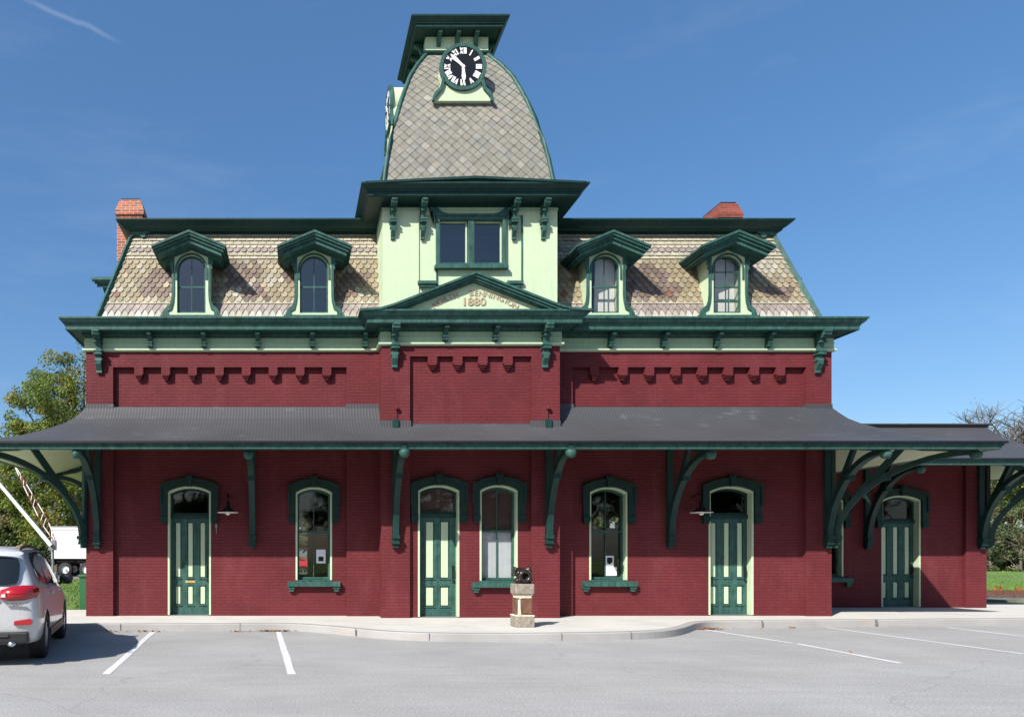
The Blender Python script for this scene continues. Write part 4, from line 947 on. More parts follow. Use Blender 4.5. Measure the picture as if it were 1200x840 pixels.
for a, b, r in ((-.12, .07, .05), (.13, .24, .045), (.14, .08, .05), (-.09, .22, .05)):
    m = MB(); m.lathe([(.001, -.08), (r, -.06), (r*1.1, 0), (r*.8, .08), (.001, .1)], (px_+a, py_-.02, 1.02+b), 'y', 12); m.build('lug', 'cast_iron', e, smooth=True)
m = MB(); m.box(px_-.13, px_+.15, py_-.1, py_+.12, 1.021, 1.05); m.tube([(px_-.1, py_-.05, 1.05), (px_-.02, py_-.08, 1.18)], [.05, .03], 8); m.build('foot_plate', 'cast_iron', e, bevel=.008)

# ------------------------------------------------------------------ vehicles
def lerp_tab(tab, x):
    if x <= tab[0][0]: return tab[0][1:]
    for a, b in zip(tab[:-1], tab[1:]):
        if a[0] <= x <= b[0]:
            t_ = (x-a[0])/(b[0]-a[0]); return tuple(p+(q-p)*t_ for p, q in zip(a[1:], b[1:]))
    return tab[-1][1:]
def car_body(tab, stations, archs, parent, mat, name='body', rw=.37):
    # tab rows: y, zbottom, zbelt, zroof, wlow, wbelt, wroof
    vs = []; fs = []; K = None
    for y in stations:
        zb, zl, zr, wl, wb, wr = lerp_tab(tab, y)
        half = [(0, zb), (wl*.8, zb), (wl*.97, zb+.03), (wl, zb+.16), (wl+.012, .62), (wl+.004, .80), (wb, zl-.10), (wb-.015, zl), (wr+(wb-wr)*.45, zl+(zr-zl)*.55), (wr+.02, zr-.10), (wr-.05, zr-.025), (wr*.5, zr+.01), (0, zr+.015)]
        ring_ = [(x, y, z) for x, z in half]+[(-x, y, z) for x, z in half[-2:0:-1]]
        K = len(ring_); vs += ring_
    n = len(stations)
    for i in range(n-1):
        for j in range(K): fs.append((i*K+j, i*K+(j+1) % K, (i+1)*K+(j+1) % K, (i+1)*K+j))
    fs += [tuple(range(K-1, -1, -1)), tuple((n-1)*K+j for j in range(K))]
    me = bpy.data.meshes.new(name); me.from_pydata(vs, [], fs); bm = bmesh.new(); bm.from_mesh(me); bmesh.ops.recalc_face_normals(bm, faces=bm.faces); bm.to_mesh(me); bm.free()
    o = bpy.data.objects.new(name, me); COL.objects.link(o); me.materials.append(MATS[mat]); me.materials.append(MATS['black_plastic'])
    s_ = o.modifiers.new('s', 'SUBSURF'); s_.levels = 2; s_.render_levels = 2
    cut = MB()
    for y in archs:
        for s in (-1, 1): cut.lathe([(rw, .55), (rw, 1.2)] if s > 0 else [(rw, -1.2), (rw, -.55)], (0, y, .36), 'x', 28, True)
    co = cut.build('cutter', 'black_plastic'); bo = o.modifiers.new('b', 'BOOLEAN'); bo.object = co; bo.operation = 'DIFFERENCE'; bo.solver = 'EXACT'
    dg = bpy.context.evaluated_depsgraph_get(); dg.update(); ev = o.evaluated_get(dg); me2 = bpy.data.meshes.new_from_object(ev)
    o.modifiers.clear(); o.data = me2; bpy.data.objects.remove(co)
    for p in me2.polygons:
        p.use_smooth = True
        c = p.center
        if min(sqrt((c.y-y)**2+(c.z-.36)**2) for y in archs) < rw+.004 and abs(c.x) < .955 and (abs(c.x) < .6 or abs(sqrt(min((c.y-y)**2 for y in archs)+(c.z-.36)**2)-rw) < .006): p.material_index = 1 if len(me2.materials) > 1 else 0
    o.parent = parent; me2.name = name
    return o, ev
def surf_half(tab, y, z):       # half-width of the body side at height z
    zb, zl, zr, wl, wb, wr = lerp_tab(tab, y)
    P = [(zb+.16, wl), (.62, wl+.012), (.80, wl+.004), (zl-.10, wb), (zl, wb-.015), (zl+(zr-zl)*.55, wr+(wb-wr)*.45), (zr-.10, wr+.02), (zr-.025, wr-.05)]
    if z <= P[0][0]: return P[0][1]
    for a, b in zip(P[:-1], P[1:]):
        if a[0] <= z <= b[0]: return a[1]+(b[1]-a[1])*(z-a[0])/(b[0]-a[0])
    return P[-1][1]
def side_panel(tab, pts, s, parent, name, mat, lift=.006, bevel=0):
    m = MB(); vs = [(s*(surf_half(tab, y, z)+lift), y, z) for y, z in pts]; vs2 = [(s*(surf_half(tab, y, z)-.03), y, z) for y, z in pts]; n = len(pts)
    m.add(vs+vs2, [tuple(range(n)), tuple(range(2*n-1, n-1, -1))]+[(i, (i+1) % n, n+(i+1) % n, n+i) for i in range(n)]); return m.build(name, mat, parent, bevel=bevel)
def wheel(parent, x, y, r=.355, wd=.23):
    s = 1 if x > 0 else -1
    m = MB(); a, b = (x-s*wd, x) if s > 0 else (x, x+wd)
    h0, h1 = (-wd, 0) if s > 0 else (0, wd)
    m.lathe([(r*.62, h0), (r*.93, h0), (r, h0+.03), (r, h1-.03), (r*.93, h1), (r*.62, h1), (r*.6, h1-.03*1)], (x, y, r), 'x', 32); ty = m.build('wheel', 'tyre', parent, smooth=True)
    m = MB(); e_ = -.02 if s > 0 else .02
    m.lathe([(r*.64, e_*.2), (r*.60, e_), (r*.55, e_*2.2)], (x, y, r), 'x', 28)
    for k in range(5):
        a_ = 2*pi*k/5+.3; c_, s__ = cos(a_), sin(a_); P = []
        for rr, ww in ((.05, .035), (r*.6, .05)):
            for sg in (-1, 1): P.append((rr*c_-sg*ww*s__, rr*s__+sg*ww*c_))
        P = [P[0], P[2], P[3], P[1]]; m.prism([(y+p[0], r+p[1]) for p in P], 'x', x+e_*2, x+e_*.6)
    m.lathe([(.06, e_*2), (.055, e_*.2), (.001, e_*.1)], (x, y, r), 'x', 14); m.build('rim', 'rim', ty)
    m = MB(); m.lathe([(r*.6, e_*4), (.001, e_*4)], (x, y, r), 'x', 20); m.build('brake_disc', 'black_plastic', ty)
SUVT = [(-.02, .52, .95, 1.05, .80, .82, .66), (.05, .40, 1.08, 1.22, .885, .87, .70), (.13, .32, 1.10, 1.42, .915, .905, .68), (.22, .30, 1.10, 1.62, .925, .92, .66), (.40, .28, 1.10, 1.71, .93, .925, .67), (1.4, .26, 1.08, 1.735, .93, .925, .69), (2.4, .26, 1.05, 1.72, .93, .925, .68), (2.9, .26, 1.03, 1.58, .93, .92, .66), (3.5, .26, 1.0, 1.12, .93, .91, .70), (4.2, .28, .92, 1.00, .915, .87, .66), (4.55, .32, .80, .90, .85, .78, .55), (4.67, .40, .66, .74, .68, .6, .42)]
car = thing('parked_car', 'silver sport utility vehicle parked nose-in at the kerb left of the station', 'car')
body, _ = car_body(SUVT, [-.02, .03, .09, .16, .24, .34, .5, .8, 1.1, 1.4, 1.8, 2.2, 2.5, 2.8, 3.1, 3.4, 3.7, 4.0, 4.3, 4.5, 4.62, 4.67], (.95, 3.65), car, 'car_silver', rw=.395)
# rear face helper: liftgate surface y at height z
def ry(z): return [(.5, -.03), (.95, -.03), (1.10, .02), (1.22, .05), (1.42, .13), (1.55, .185), (1.62, .22), (1.70, .33)]
def ryz(z):
    T_ = ry(0)
    if z <= T_[0][0]: return T_[0][1]
    for a, b in zip(T_[:-1], T_[1:]):
        if a[0] <= z <= b[0]: return a[1]+(b[1]-a[1])*(z-a[0])/(b[0]-a[0])
    return .33
def rear_panel(pts, name, mat, lift=.02, wrap=True, th=.06, parent=car, bevel=.006, dy=0):
    m = MB(); 
    f = lambda x, z, l: (x, ryz(z)-l+dy+(max(0, abs(x)-.55)**2*.9 if wrap else 0), z)
    vs = [f(x, z, lift) for x, z in pts]+[f(x, z, lift-th) for x, z in pts]; n = len(pts)
    m.add(vs, [tuple(range(n)), tuple(range(2*n-1, n-1, -1))]+[(i, (i+1) % n, n+(i+1) % n, n+i) for i in range(n)]); return m.build(name, mat, parent, bevel=bevel, smooth=False)
def grid_rear(x0, x1, z0, z1, name, mat, lift, trim=None, parent=car, nx=10, nz=8, ct=.06):
    m = MB(); vs = []
    for j in range(nz+1):
        for i in range(nx+1):
            u = i/nx*2-1; v = j/nz*2-1; ru = u*(1-ct*(v*v)**2*1.0); rv = v*(1-ct*2*(u*u)**3)
            x = (x0+x1)/2+ru*(x1-x0)/2; z = (z0+z1)/2+rv*(z1-z0)/2; vs.append((x, ryz(z)-lift+max(0, abs(x)-.5)**2*.8, z))
    m.add(vs, [(j*(nx+1)+i, j*(nx+1)+i+1, (j+1)*(nx+1)+i+1, (j+1)*(nx+1)+i) for j in range(nz) for i in range(nx)]); return m.build(name, mat, parent, smooth=True)
grid_rear(-.66, .66, 1.165, 1.575, 'rear_window', 'car_glass', .034)
grid_rear(-.70, .70, 1.59, 1.655, 'roof_spoiler', 'car_silver', .09, nz=3)
for s in (-1, 1):
    # tail lamp: wraps from the gate to the side
    m = MB(); P = [(.40, .985), (.42, 1.10), (.55, 1.145), (.72, 1.165), (.86, 1.16), (.925, 1.12), (.93, 1.05), (.90, .99), (.75, .955), (.55, .945)]
    f = lambda x, z, l: (s*min(x+l*.2, .955), -.045-l+(max(0, x-.55)**2)*0.9+(.10 if z > 1.1 else .04 if z > 1.0 else .0)*.5, z)
    n = len(P); m.add([f(x, z, .02) for x, z in P]+[f(x, z, -.06) for x, z in P], [tuple(range(2*n-1, n-1, -1))]+[(i, (i+1) % n, n+(i+1) % n, n+i) for i in range(n)]+[(i, (i+1) % n, 2*n+1) for i in range(n)]) if False else m.add([f(x, z, .02) for x, z in P]+[f(x, z, -.06) for x, z in P]+[f(.68, 1.055, .045)], [(i, (i+1) % n, n+(i+1) % n, n+i) for i in range(n)]+[(i, (i+1) % n, 2*n) for i in range(n)]); tl_ = m.build('tail_light', 'lens_red', car, smooth=True)
    m = MB(); m.prism([(s*.43, 1.0), (s*.44, 1.04), (s*.49, 1.05), (s*.50, 1.0)], 'y', -.075, -.06); m.build('reversing_lens', 'lens_white', tl_)
    m = MB(); m.prism([(s*.60, .60), (s*.61, .66), (s*.82, .69), (s*.86, .64), (s*.83, .60)], 'y', -.045, .04); m.build('reflector', 'lens_red', car, bevel=.006)
    m = MB(); m.tube([(s*.58, -.10, .335), (s*.58, .1, .34)], .05, 14, sq=.65); m.build('exhaust_pipe', 'chrome', car, smooth=True)
    m = MB(); m.tube([(s*.60, .48, 1.66), (s*.61, .6, 1.715), (s*.62, 1.4, 1.74), (s*.61, 1.95, 1.72), (s*.60, 2.1, 1.67)], [.018, .024, .024, .024, .018], 8); m.build('roof_rail', 'black_plastic', car, smooth=True)
    side_panel(SUVT, [(.42, 1.30), (.55, 1.20), (.9, 1.15), (2.1, 1.12), (3.05, 1.12), (2.75, 1.44), (2.4, 1.62), (1.6, 1.66), (.75, 1.63), (.52, 1.55)], s, car, 'side_windows', 'car_glass', .010)
    for y in (1.28, 2.12): side_panel(SUVT, [(y, 1.12), (y+.06, 1.12), (y+.04, 1.655), (y-.02, 1.655)], s, car, 'window_pillar', 'black_plastic', .016)
    for y in (1.30, 2.20, 3.2): side_panel(SUVT, [(y, .45), (y+.012, .45), (y+.012, 1.09), (y, 1.09)], s, car, 'door_seam', 'black_plastic', .003)
    for y in (1.40, 2.30):
        m = MB(); w_ = surf_half(SUVT, y, .98); m.tube([(s*(w_-.01), y, .985), (s*(w_+.035), y+.03, .99), (s*(w_+.035), y+.17, .99), (s*(w_-.01), y+.20, .985)], .016, 8); m.build('door_handle', 'car_silver', car, smooth=True)
    m = MB(); m.lathe([(.001, -.13), (.07, -.11), (.10, 0), (.085, .09), (.001, .12)], (s*1.04, 2.88, 1.17), 'x', 14); m.tube([(s*.9, 2.9, 1.08), (s*1.0, 2.9, 1.13)], .03, 8); m.build('wing_mirror', 'black_plastic', car, smooth=True)
    side_panel(SUVT, [(1.36, .30), (3.22, .30), (3.22, .42), (1.36, .42)], s, car, 'sill_cladding', 'black_plastic', .02)
    for y in (.95, 3.65): wheel(car, s*.935, y)
    m = MB(); m.prism([(s*.5, .66), (s*.8, .70), (s*.83, .82), (s*.6, .80)], 'y', 4.45, 4.60); m.build('headlight', 'lens_white', car)
m = MB(); m.box(-.80, .80, -.055, .2, .34, .50); m.box(-.55, .55, -.075, 0, .42, .47); m.build('lower_bumper', 'black_plastic', car, bevel=.03)
rear_panel([(-.86, .735), (.86, .735), (.86, .765), (-.86, .765)], 'bumper_step', 'black_plastic', .018, th=.03, bevel=.003)
m = MB(); m.box(-.27, .27, -.072, -.03, .83, .95); m.build('number_plate', 'paper_white', car, bevel=.004)
m = MB(); m.box(-.36, .36, -.075, -.02, .985, 1.02); m.build('gate_trim', 'chrome', car, bevel=.008)
m = MB(); m.tube([(0, .06, 1.20), (-.05, .075, 1.27), (-.33, .09, 1.30)], .009, 6); m.build('rear_wiper', 'black_plastic', car)
m = MB(); m.lathe([(.001, -.012), (.055, -.012), (.055, 0)], (0, -.01, 1.08), 'y', 20); m.build('badge', 'chrome', car)
for i in range(5): 
    m = MB(); m.box(.50+i*.05, .535+i*.05, -.058, -.03, .885, .905); m.build('badge_letter', 'chrome', car)
car.location = (-4.56, 10.25, 0); car.rotation_euler = (0, 0, radians(11.7))
# red car behind the station
SED = [(-.02, .45, .70, .80, .70, .70, .55), (.08, .32, .90, 1.0, .83, .80, .60), (.5, .24, .93, 1.05, .86, .84, .62), (.95, .22, .93, 1.18, .87, .85, .58), (1.5, .20, .93, 1.42, .87, .85, .56), (2.4, .20, .92, 1.45, .87, .85, .57), (3.2, .20, .90, 1.10, .87, .85, .62), (3.9, .22, .84, .94, .86, .82, .62), (4.4, .28, .68, .78, .76, .7, .5), (4.5, .36, .58, .66, .62, .55, .4)]
rc = thing('parked_car', 'bright red saloon car standing behind the station, glimpsed through the arched window', 'car')
car_body(SED, [-.02, .05, .2, .5, .8, 1.1, 1.4, 1.8, 2.3, 2.7, 3.1, 3.5, 3.9, 4.2, 4.42, 4.5], (.85, 3.6), rc, 'car_red', rw=.36)
for s in (-1, 1):
    side_panel(SED, [(.75, 1.0), (3.1, .98), (2.6, 1.34), (1.5, 1.37)], s, rc, 'side_windows', 'car_glass', .01)
    for y in (.85, 3.6): wheel(rc, s*.87, y, .33, .2)
rc.rotation_euler = (0, 0, radians(90)); rc.location = (1.75, 47.0, .0); rc.scale = (1.22, 1.22, 1.22)
# white dump trailer
tr_ = thing('dump_trailer', 'white dump trailer with twin axles standing across the road beyond the silver car', 'trailer')
m = MB(); m.prism([(0, 1.35), (7.5, 1.35), (7.5, 3.62), (.12, 3.62), (0, 3.5)], 'y', -1.25, 1.25); b_ = m.build('trailer_box', 'trailer_white', tr_, bevel=.03)
m = MB(); m.box(-.03, 7.53, -1.29, 1.29, 3.48, 3.64); m.box(-.03, 7.53, -1.29, 1.29, 1.33, 1.43)
for x in (-.0, 3.7, 7.4): m.box(x-.02, x+.06, -1.275, 1.275, 1.42, 3.5)
m.build('box_rail', 'trailer_white', tr_, bevel=.01)
m = MB(); m.tube([(-.05, -1.2, 3.66), (7.5, -1.2, 3.66)], .09, 8); m.tube([(-.05, 1.2, 3.66), (7.5, 1.2, 3.66)], .09, 8); m.build('rolled_tarp', 'steel_grey', tr_)
m = MB(); m.box(-.5, 7.4, -.45, .45, .95, 1.3); m.box(-.7, -.45, -1.1, 1.1, .8, 1.1); m.box(-.1, .05, -1.2, 1.2, .9, 1.34); m.build('chassis', 'black_plastic', tr_)
for x in (1.0, 2.55, 4.1):
    for s in (-1, 1):
        q = thing('wheel', None, None); q.parent = tr_
        bpy.data.objects.remove(q)
        m = MB(); h0, h1 = (-.28, 0) if s > 0 else (0, .28)
        m.lathe([(.28, h0), (.48, h0), (.52, h0+.04), (.52, h1-.04), (.48, h1), (.28, h1)], (x, s*1.22, .52), 'y', 28); ty = m.build('wheel', 'tyre', tr_, smooth=True)
        m = MB(); m.lathe([(.33, h1*.98 if s > 0 else h0+.005), (.30, (h1-.02) if s > 0 else h0+.03), (.26, (h1-.10) if s > 0 else h0+.10), (.10, (h1-.08) if s > 0 else h0+.08), (.08, h1+.03 if s > 0 else h0-.03), (.001, h1+.03 if s > 0 else h0-.03)], (x, s*1.22, .52), 'y', 20); m.build('rim', 'trailer_white', ty)
    m = MB(); m.box(x-.62, x+.62, -1.24, 1.24, 1.10, 1.13); m.build('mudguard', 'black_plastic', tr_)
tr_.location = (X_(60, 54)+.05, 55.2, 0)
# railway crossing gate
cg = thing('crossing_gate', 'crossing gate with slanting white arm and red-and-white truss arm beside the white trailer', 'barrier', (X_(62, 46), 46, 0))
bx, by = X_(62, 46), 46
def at(px, py, D): return Vector((X_(px, D), D, 1.6+(650-py)/850*D))
m = MB(); m.tube([(bx, by, 0), (bx, by, 2.4)], .08, 8); m.box(bx-.25, bx+.25, by-.25, by+.25, 0, .5); m.box(bx-.2, bx+.2, by-.16, by+.16, 1.9, 2.5); m.build('gate_post', 'steel_grey', cg)
a = Vector((bx, by-.3, 2.2)); b = at(-12, 553, 45.7)
m = MB(); m.tube([a, b], [.17, .12], 4); m.build('gate_arm', 'white_paint', cg)
b = at(17, 545, 46.4); a = Vector((bx+.1, by+.4, 2.3))
m = MB(); d = (b-a).normalized(); side = Vector((d.z, 0, -d.x)); n = 16
for i in range(n):
    f0, f1 = i/n, (i+1)/n; sp0, sp1 = .28*min(1, f0*3.5)*(1-f0)**.7, .28*min(1, f1*3.5)*(1-f1)**.7; p0, p1 = a.lerp(b, f0), a.lerp(b, f1); m.mi = 0 if (i//2) % 2 else 1
    for s in (-1, 1): m.tube([p0+side*s*sp0, p1+side*s*sp1], .035, 4)
    m.mi = 1-m.mi
    if i > 1: m.tube([p0-side*sp0, p1+side*sp1], .025, 4)
m.build('truss_arm', ['white_paint', 'red_stripe'], cg)
# rusty tank
tk = thing('rusty_tank', 'rusty brown tank with pale bands lying on the grass left of the crossing gate', 'tank', (X_(21, 58), 58, 0))
cx_, cy_ = X_(21, 58), 58
m = MB(); m.M = Matrix.Translation((cx_, cy_, 0)); m.prism([(-.75, .0), (.75, .0), (.75, 2.45), (.25, 2.35), (-.75, 1.9)], 'y', -.8, .8); m.build('tank_body', 'tank_rust', tk, bevel=.12)
m = MB(); m.M = Matrix.Translation((cx_, cy_, 0)); m.prism([(-.77, .6), (.77, .65), (.77, .8), (-.77, .75)], 'y', -.82, .82); m.prism([(-.77, 1.5), (.77, 1.85), (.77, 2.0), (-.77, 1.62)], 'y', -.82, .82); m.build('tank_band', 'rust_white', tk)
# green bin at the corner
bn = MB(); bxx, byy = X_(96.5, 20.3), 20.3
bn.box(bxx-.0, bxx+.45, byy-.3, byy+.3, 0.0, .98); bn.box(bxx-.03, bxx+.48, byy-.33, byy+.33, .98, 1.06)
bn.build('waste_bin', 'bin_green', cat='bin', label='narrow green waste bin half hidden behind the left corner of the station', bevel=.02, loc=(bxx, byy, 0))

# ------------------------------------------------------------------ railway, lawn
m = MB(); m.box(13, 120, 24.9, 29.6, -.05, .06); m.build('railway_bed', 'ballast', kind='structure')
m = MB()
for y in (26.6, 28.05): m.box(13, 120, y-.035, y+.035, .12, .24)
m.build('railway_rail', 'rust_brown', kind='structure')
m = MB(); x = 13.3
while x < 70: m.box(x, x+.22, 26.0, 28.65, .04, .13); x += .6
m.build('railway_sleepers', 'bark', kind='structure')
g = MB(); g.add([(-70, 47.5, -.008), (0, 47.5, -.008), (0, 57, -.008), (-70, 57, -.008)], [(0, 1, 2, 3)]); g.build('road', 'ballast', kind='structure')
m = MB(); rr_ = random.Random(3)
def blades(x0, x1, y0, y1, n, h):
    for _ in range(n):
        x, y = rr_.uniform(x0, x1), rr_.uniform(y0, y1); a = rr_.uniform(0, pi); w_ = rr_.uniform(.012, .03); hh = h*rr_.uniform(.4, 1.3); c, s = cos(a)*w_, sin(a)*w_
        m.add([(x-c, y-s, -.02), (x+c, y+s, -.02), (x+rr_.uniform(-.05, .05), y+rr_.uniform(-.05, .05), hh)], [(0, 1, 2)])
blades(-14, -4.6, 19.4, 47, 9000, .09); blades(19, 45, 30, 50, 9000, .12); blades(19, 70, 50, 90, 5000, .2)
m.build('grass', 'grass_blade', kind='stuff', cat='grass', label='mown green grass blades of the lawns on both sides of the station', recalc=False)

# ------------------------------------------------------------------ trees
def leafcrown(mb, rng, clumps, nl, size, cols, flat=.8):
    for (cx, cy, cz, r) in clumps:
        base = rng.choice(cols); k = rng.uniform(.75, 1.2)
        for _ in range(nl):
            while True:
                p = Vector((rng.uniform(-1, 1), rng.uniform(-1, 1), rng.uniform(-1, 1)))
                if .25 < p.length < 1: break
            p = Vector((cx+p.x*r, cy+p.y*r, cz+p.z*r*flat))
            nn_ = Vector((rng.gauss(0, 1), rng.gauss(0, 1), rng.gauss(0, 1)+.6)).normalized(); a = nn_.orthogonal().normalized(); b = nn_.cross(a); s = size*rng.uniform(.55, 1.3)
            c = rng.choice(cols) if rng.random() < .25 else base; q = k*rng.uniform(.8, 1.2)
            mb.col = tuple(min(.6, x*q) for x in c)
            mb.add([p-a*s*.5, p-b*s*.28, p+a*s*.5, p+b*s*.28], [(0, 1, 2, 3)])
def tree(x, y, H, cr, name, label, seed, cols, group=None, nclump=60, nl=90, size=.28, low=.3, bare=False, cat='tree', crown='crown'):
    rng = random.Random(seed); t = thing(name, label, cat, (x, y, 0), group)
    m = MB(); tw = [(x+rng.uniform(-.15, .15)*i*.3, y, H*.55*i/4) for i in range(5)]; m.tube(tw, [H*.022, H*.019, H*.016, H*.013, H*.009], 8)
    ends = []
    for i in range(13 if not bare else 34):
        f = rng.uniform(low, .95); p0 = Vector(tw[0]).lerp(Vector(tw[-1]), min(1, f)); a = rng.uniform(0, 2*pi)
        L_ = cr*rng.uniform(.55, 1.0); e_ = p0+Vector((cos(a)*L_, sin(a)*L_, H*rng.uniform(.12, .42)*(1.1-f*.4)))
        e_.z = min(e_.z, H*.97); md = p0.lerp(e_, .5)+Vector((0, 0, H*.04)); m.tube([p0, md, e_], [H*.007, H*.0045, H*.0018], 5); ends.append(e_); ends.append(md)
        for _ in range(3 if not bare else 10):
            q = p0.lerp(e_, rng.uniform(.35, 1)); r_ = q+Vector((rng.uniform(-1, 1), rng.uniform(-1, 1), rng.uniform(.1, 1)))*H*.10; m.tube([q, r_], [H*(.0032 if not bare else .0022), H*.0012], 4); ends.append(r_)
            if bare:
                for _ in range(7): r2 = q.lerp(r_, rng.uniform(.4, 1)); m.tube([r2, r2+Vector((rng.uniform(-1, 1), rng.uniform(-1, 1), rng.uniform(.0, 1)))*H*.06], [H*.0013, H*.0008], 3, cap=False)
    if not bare: m.tube([tw[-1], (x+rng.uniform(-.3, .3), y, H*.93)], [H*(.009 if not bare else .004), H*.001], 6)
    m.build('trunk', 'bark', t, recalc=False)
    m = MB(); cl = []
    for i in range(nclump):
        if rng.random() < .5 and ends: e_ = rng.choice(ends); cl.append((e_.x+rng.gauss(0, .3), e_.y+rng.gauss(0, .3), e_.z+rng.gauss(0, .3), cr*rng.uniform(.13, .26)))
        else:
            z = H*rng.uniform(low+.02, .97); f = (z/H-low)/(1-low); rad = cr*(sin(pi*min(1, max(.05, f))**.75))**.6; a = rng.uniform(0, 2*pi); rr = rad*sqrt(rng.uniform(.15, 1)); cl.append((x+cos(a)*rr, y+sin(a)*rr, z, cr*rng.uniform(.12, .25)))
    leafcrown(m, rng, cl, nl, size, cols); m.build(crown, 'leaves', t, recalc=False); return t
AUT = [(.16, .23, .035), (.23, .26, .04), (.28, .25, .04), (.11, .18, .03), (.18, .25, .04)]
GRN = [(.035, .065, .015), (.05, .09, .02), (.065, .10, .02), (.09, .11, .025)]
MIX = [(.045, .085, .018), (.08, .12, .025), (.14, .14, .03), (.20, .13, .03), (.06, .10, .02)]
# the tall tree showing over the canopy at the left
tree(X_(66, 58), 58, 17.8, 4.3, 'autumn_tree', 'tall tree with olive and yellow autumn leaves rising above the left end of the canopy', 11, AUT, nclump=300, nl=170, size=.22, low=.12)
tree(X_(100, 66), 66, 21.5, 4.0, 'thinning_tree', 'taller half-bare tree behind the left corner of the cornice', 12, AUT+[(.16, .12, .09)], nclump=90, nl=80, size=.24, low=.3)
tree(X_(112, 60), 60, 21.5, 3.4, 'thinning_tree', 'narrow sparse tree just left of the brick corner with its tip showing above the cornice', 15, MIX+[(.16, .12, .09)], nclump=90, nl=80, size=.24, low=.3)
wood = []
for i, (px, D, H, cr, cs) in enumerate([(-60, 74, 12, 4.5, MIX), (-20, 80, 12.5, 4.5, GRN), (18, 76, 11.2, 4.2, MIX), (50, 82, 12, 4.5, GRN), (84, 78, 11, 4.0, MIX), (120, 84, 12, 4.5, GRN), (0, 70, 8.5, 3.6, GRN), (36, 71, 8.5, 3.4, MIX), (70, 69, 8.0, 3.4, GRN), (104, 71, 8.3, 3.4, MIX), (140, 74, 9, 4, GRN)]):
    lab = ['broad mixed green and gold tree', 'dark green tree'][cs is GRN]
    t_ = tree(X_(px, D), D, H, cr, 'woodland_tree', lab+' in the wood seen under the left end of the canopy', 30+i, cs, 'trees of the wood behind the white trailer', nclump=60, nl=110, size=.30, low=.06)
leftlabels = ['first', 'second', 'third', 'fourth', 'fifth', 'sixth', 'seventh', 'eighth', 'ninth', 'tenth', 'eleventh']
wt = [o for o in bpy.data.objects if o.parent is None and o.name.startswith('woodland_tree')]
wt.sort(key=lambda o: o.location.x/o.location.y)
for i, o in enumerate(wt): o['label'] = ('dark green ' if 'dark' in o['label'] else 'green and gold ')+leftlabels[i]+' tree from the left in the wood under the canopy end'
# right-hand side
tree(X_(1186, 120), 120, 33.0, 7.0, 'bare_tree', 'leafless grey tree rising above the wing roof at the right edge', 51, [(.22, .14, .10), (.16, .12, .09)], nclump=16, nl=22, size=.22, low=.35, bare=True)
rt = []
for i, px in enumerate((330, 362, 396, 690, 722)):
    tree(X_(px, 66), 66, 10, 3.4, 'woodland_tree', ['dark tree glimpsed at the left through the arched window left of the clock bay', 'dark tree glimpsed behind the red car through the arched window', 'dark tree hidden behind the clock bay', 'olive tree glimpsed through the left rear light of the right-hand window', 'olive tree glimpsed through the right rear light of the right-hand window'][i], 130+i, MIX, 'trees behind the station', nclump=50, nl=80, size=.4, low=.04)
for i, (px, D, H, cr, cs) in enumerate([(1150, 84, 13.5, 4.6, MIX), (1185, 92, 15.5, 5.2, MIX), (1222, 86, 16, 5.0, MIX), (1120, 95, 14, 5, GRN), (1262, 90, 16, 5, GRN)]):
    o = tree(X_(px, D), D, H, cr, 'woodland_tree', 'x', 60+i, cs, 'trees at the edge of the right-hand lawn', nclump=70, nl=120, size=.34, low=.05); rt.append(o)
for o, l in zip(rt, ['green and orange tree nearest the wing corner at the far edge of the right lawn', 'tallest green and orange tree behind the right lawn under the bracket of the wing', 'green and orange tree at the very right edge of the view', 'dark green tree hidden behind the wing', 'dark green tree beyond the right edge of the view']): o['label'] = l
BUS = [(.10, .13, .05), (.14, .16, .07), (.07, .11, .03), (.18, .17, .09)]
bl = ['low grey-green shrub touching the wing corner beyond the right lawn', 'pale leafy shrub second from the wing corner beyond the right lawn', 'broad green shrub third from the wing corner beyond the right lawn', 'round shrub at the right edge of the lawn', 'shrub hidden past the right edge of the lawn']
for i, (px, D, H, cr) in enumerate([(1160, 72, 5.8, 2.3), (1180, 75, 4.6, 2.4), (1196, 71, 6.4, 2.6), (1216, 74, 5.2, 2.5), (1145, 76, 5, 2.5)]):
    tree(X_(px, D), D, H, cr, 'shrub', bl[i], 80+i, BUS if i % 2 == 0 else MIX, 'shrubs beyond the right lawn', nclump=50, nl=90, size=.24, low=.0, cat='shrub', crown='foliage')
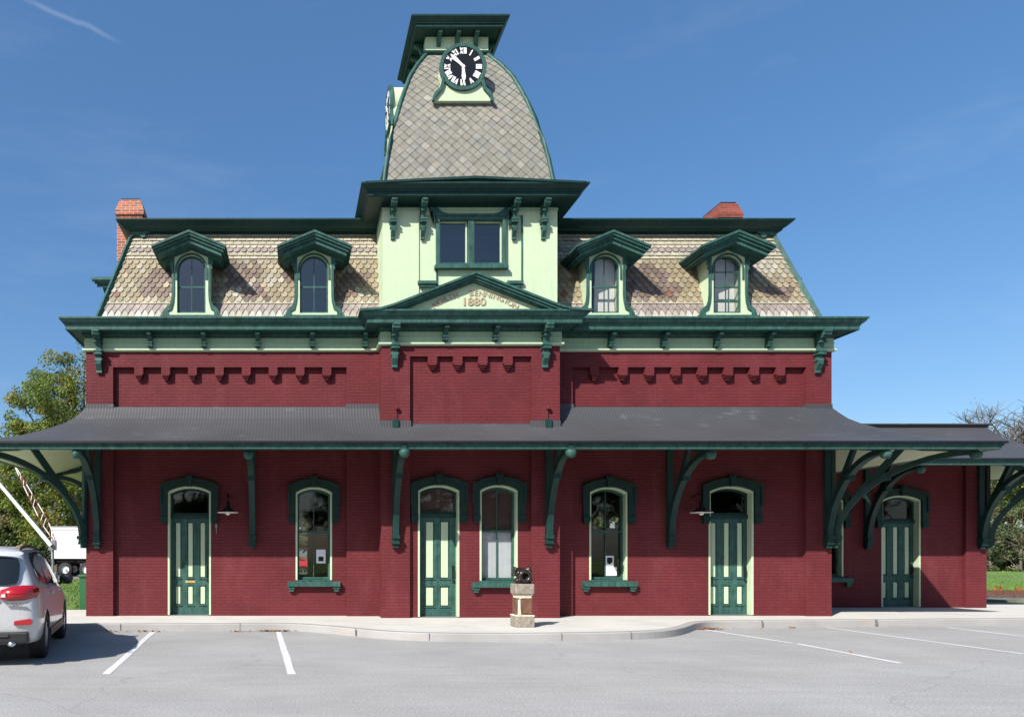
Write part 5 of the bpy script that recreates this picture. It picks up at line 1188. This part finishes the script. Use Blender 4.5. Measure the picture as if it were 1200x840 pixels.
for i, (px, py, l) in enumerate([(1170, 692, 'small orange-red plant left of the other on the lawn beside the railway'), (1195, 694, 'orange plant at the right edge of the lawn beside the railway')]):
    X, Y = gp(px, py); rng = random.Random(90+i); m = MB(); leafcrown(m, rng, [(X, Y, .08, .19)], 90, .09, [(.5, .12, .03), (.35, .07, .03), (.5, .22, .05)]); o_ = m.build('low_shrub', 'leaves', cat='shrub', label=l, group='orange plants by the railway', recalc=False, loc=(X, Y, 0))
# unseen trees added behind the camera to block sky light; reflected in the glass
for i, (x, y, H, cr) in enumerate([(-30, -22, 14, 5.5), (-17, -23, 15, 6), (-5, -22, 14, 6), (7, -24, 15, 6), (19, -22, 14, 6), (31, -24, 15, 6), (43, -22, 14, 6)]):
    tree(x, y, H, cr, 'street_tree', ['green tree %s of the parking lot opposite the station' % q for q in ('at the far left end', 'second from the left', 'third from the left', 'in the middle', 'third from the right', 'second from the right', 'at the far right end')][i], 100+i, GRN, 'trees along the far side of the parking lot', nclump=120, nl=60, size=.75, low=.03)
# fallen leaves by the kerb
m = MB(); rng = random.Random(5)
def litter(px, py, n, sx, sy):
    X, Y = gp(px, py)
    for _ in range(n):
        x, y = X+rng.gauss(0, sx), Y-abs(rng.gauss(0, sy)); s = rng.uniform(.02, .05); a = rng.uniform(0, pi); z = .006+rng.uniform(0, .02)
        m.col = rng.choice([(.35, .16, .06), (.25, .11, .05), (.45, .26, .09), (.18, .09, .05)])
        m.add([(x-cos(a)*s, y-sin(a)*s, z), (x+sin(a)*s*.6, y-cos(a)*s*.6, z+.01), (x+cos(a)*s, y+sin(a)*s, z+rng.uniform(0, .03)), (x-sin(a)*s*.6, y+cos(a)*s*.6, z)], [(0, 1, 2, 3)])
litter(322, 739.5, 60, .16, .03); litter(304, 739.5, 25, .3, .02); litter(276, 740, 10, .1, .02); litter(824, 737, 90, .16, .06); litter(150, 740, 60, .5, .02); litter(930, 735.5, 8, .1, .02); litter(846, 736, 14, .5, .03)
litter(990, 764, 1, .1, .1)
m.build('fallen_leaves', 'leaves', kind='stuff', cat='leaves', label='dry brown fallen leaves gathered along the foot of the kerb', recalc=False)
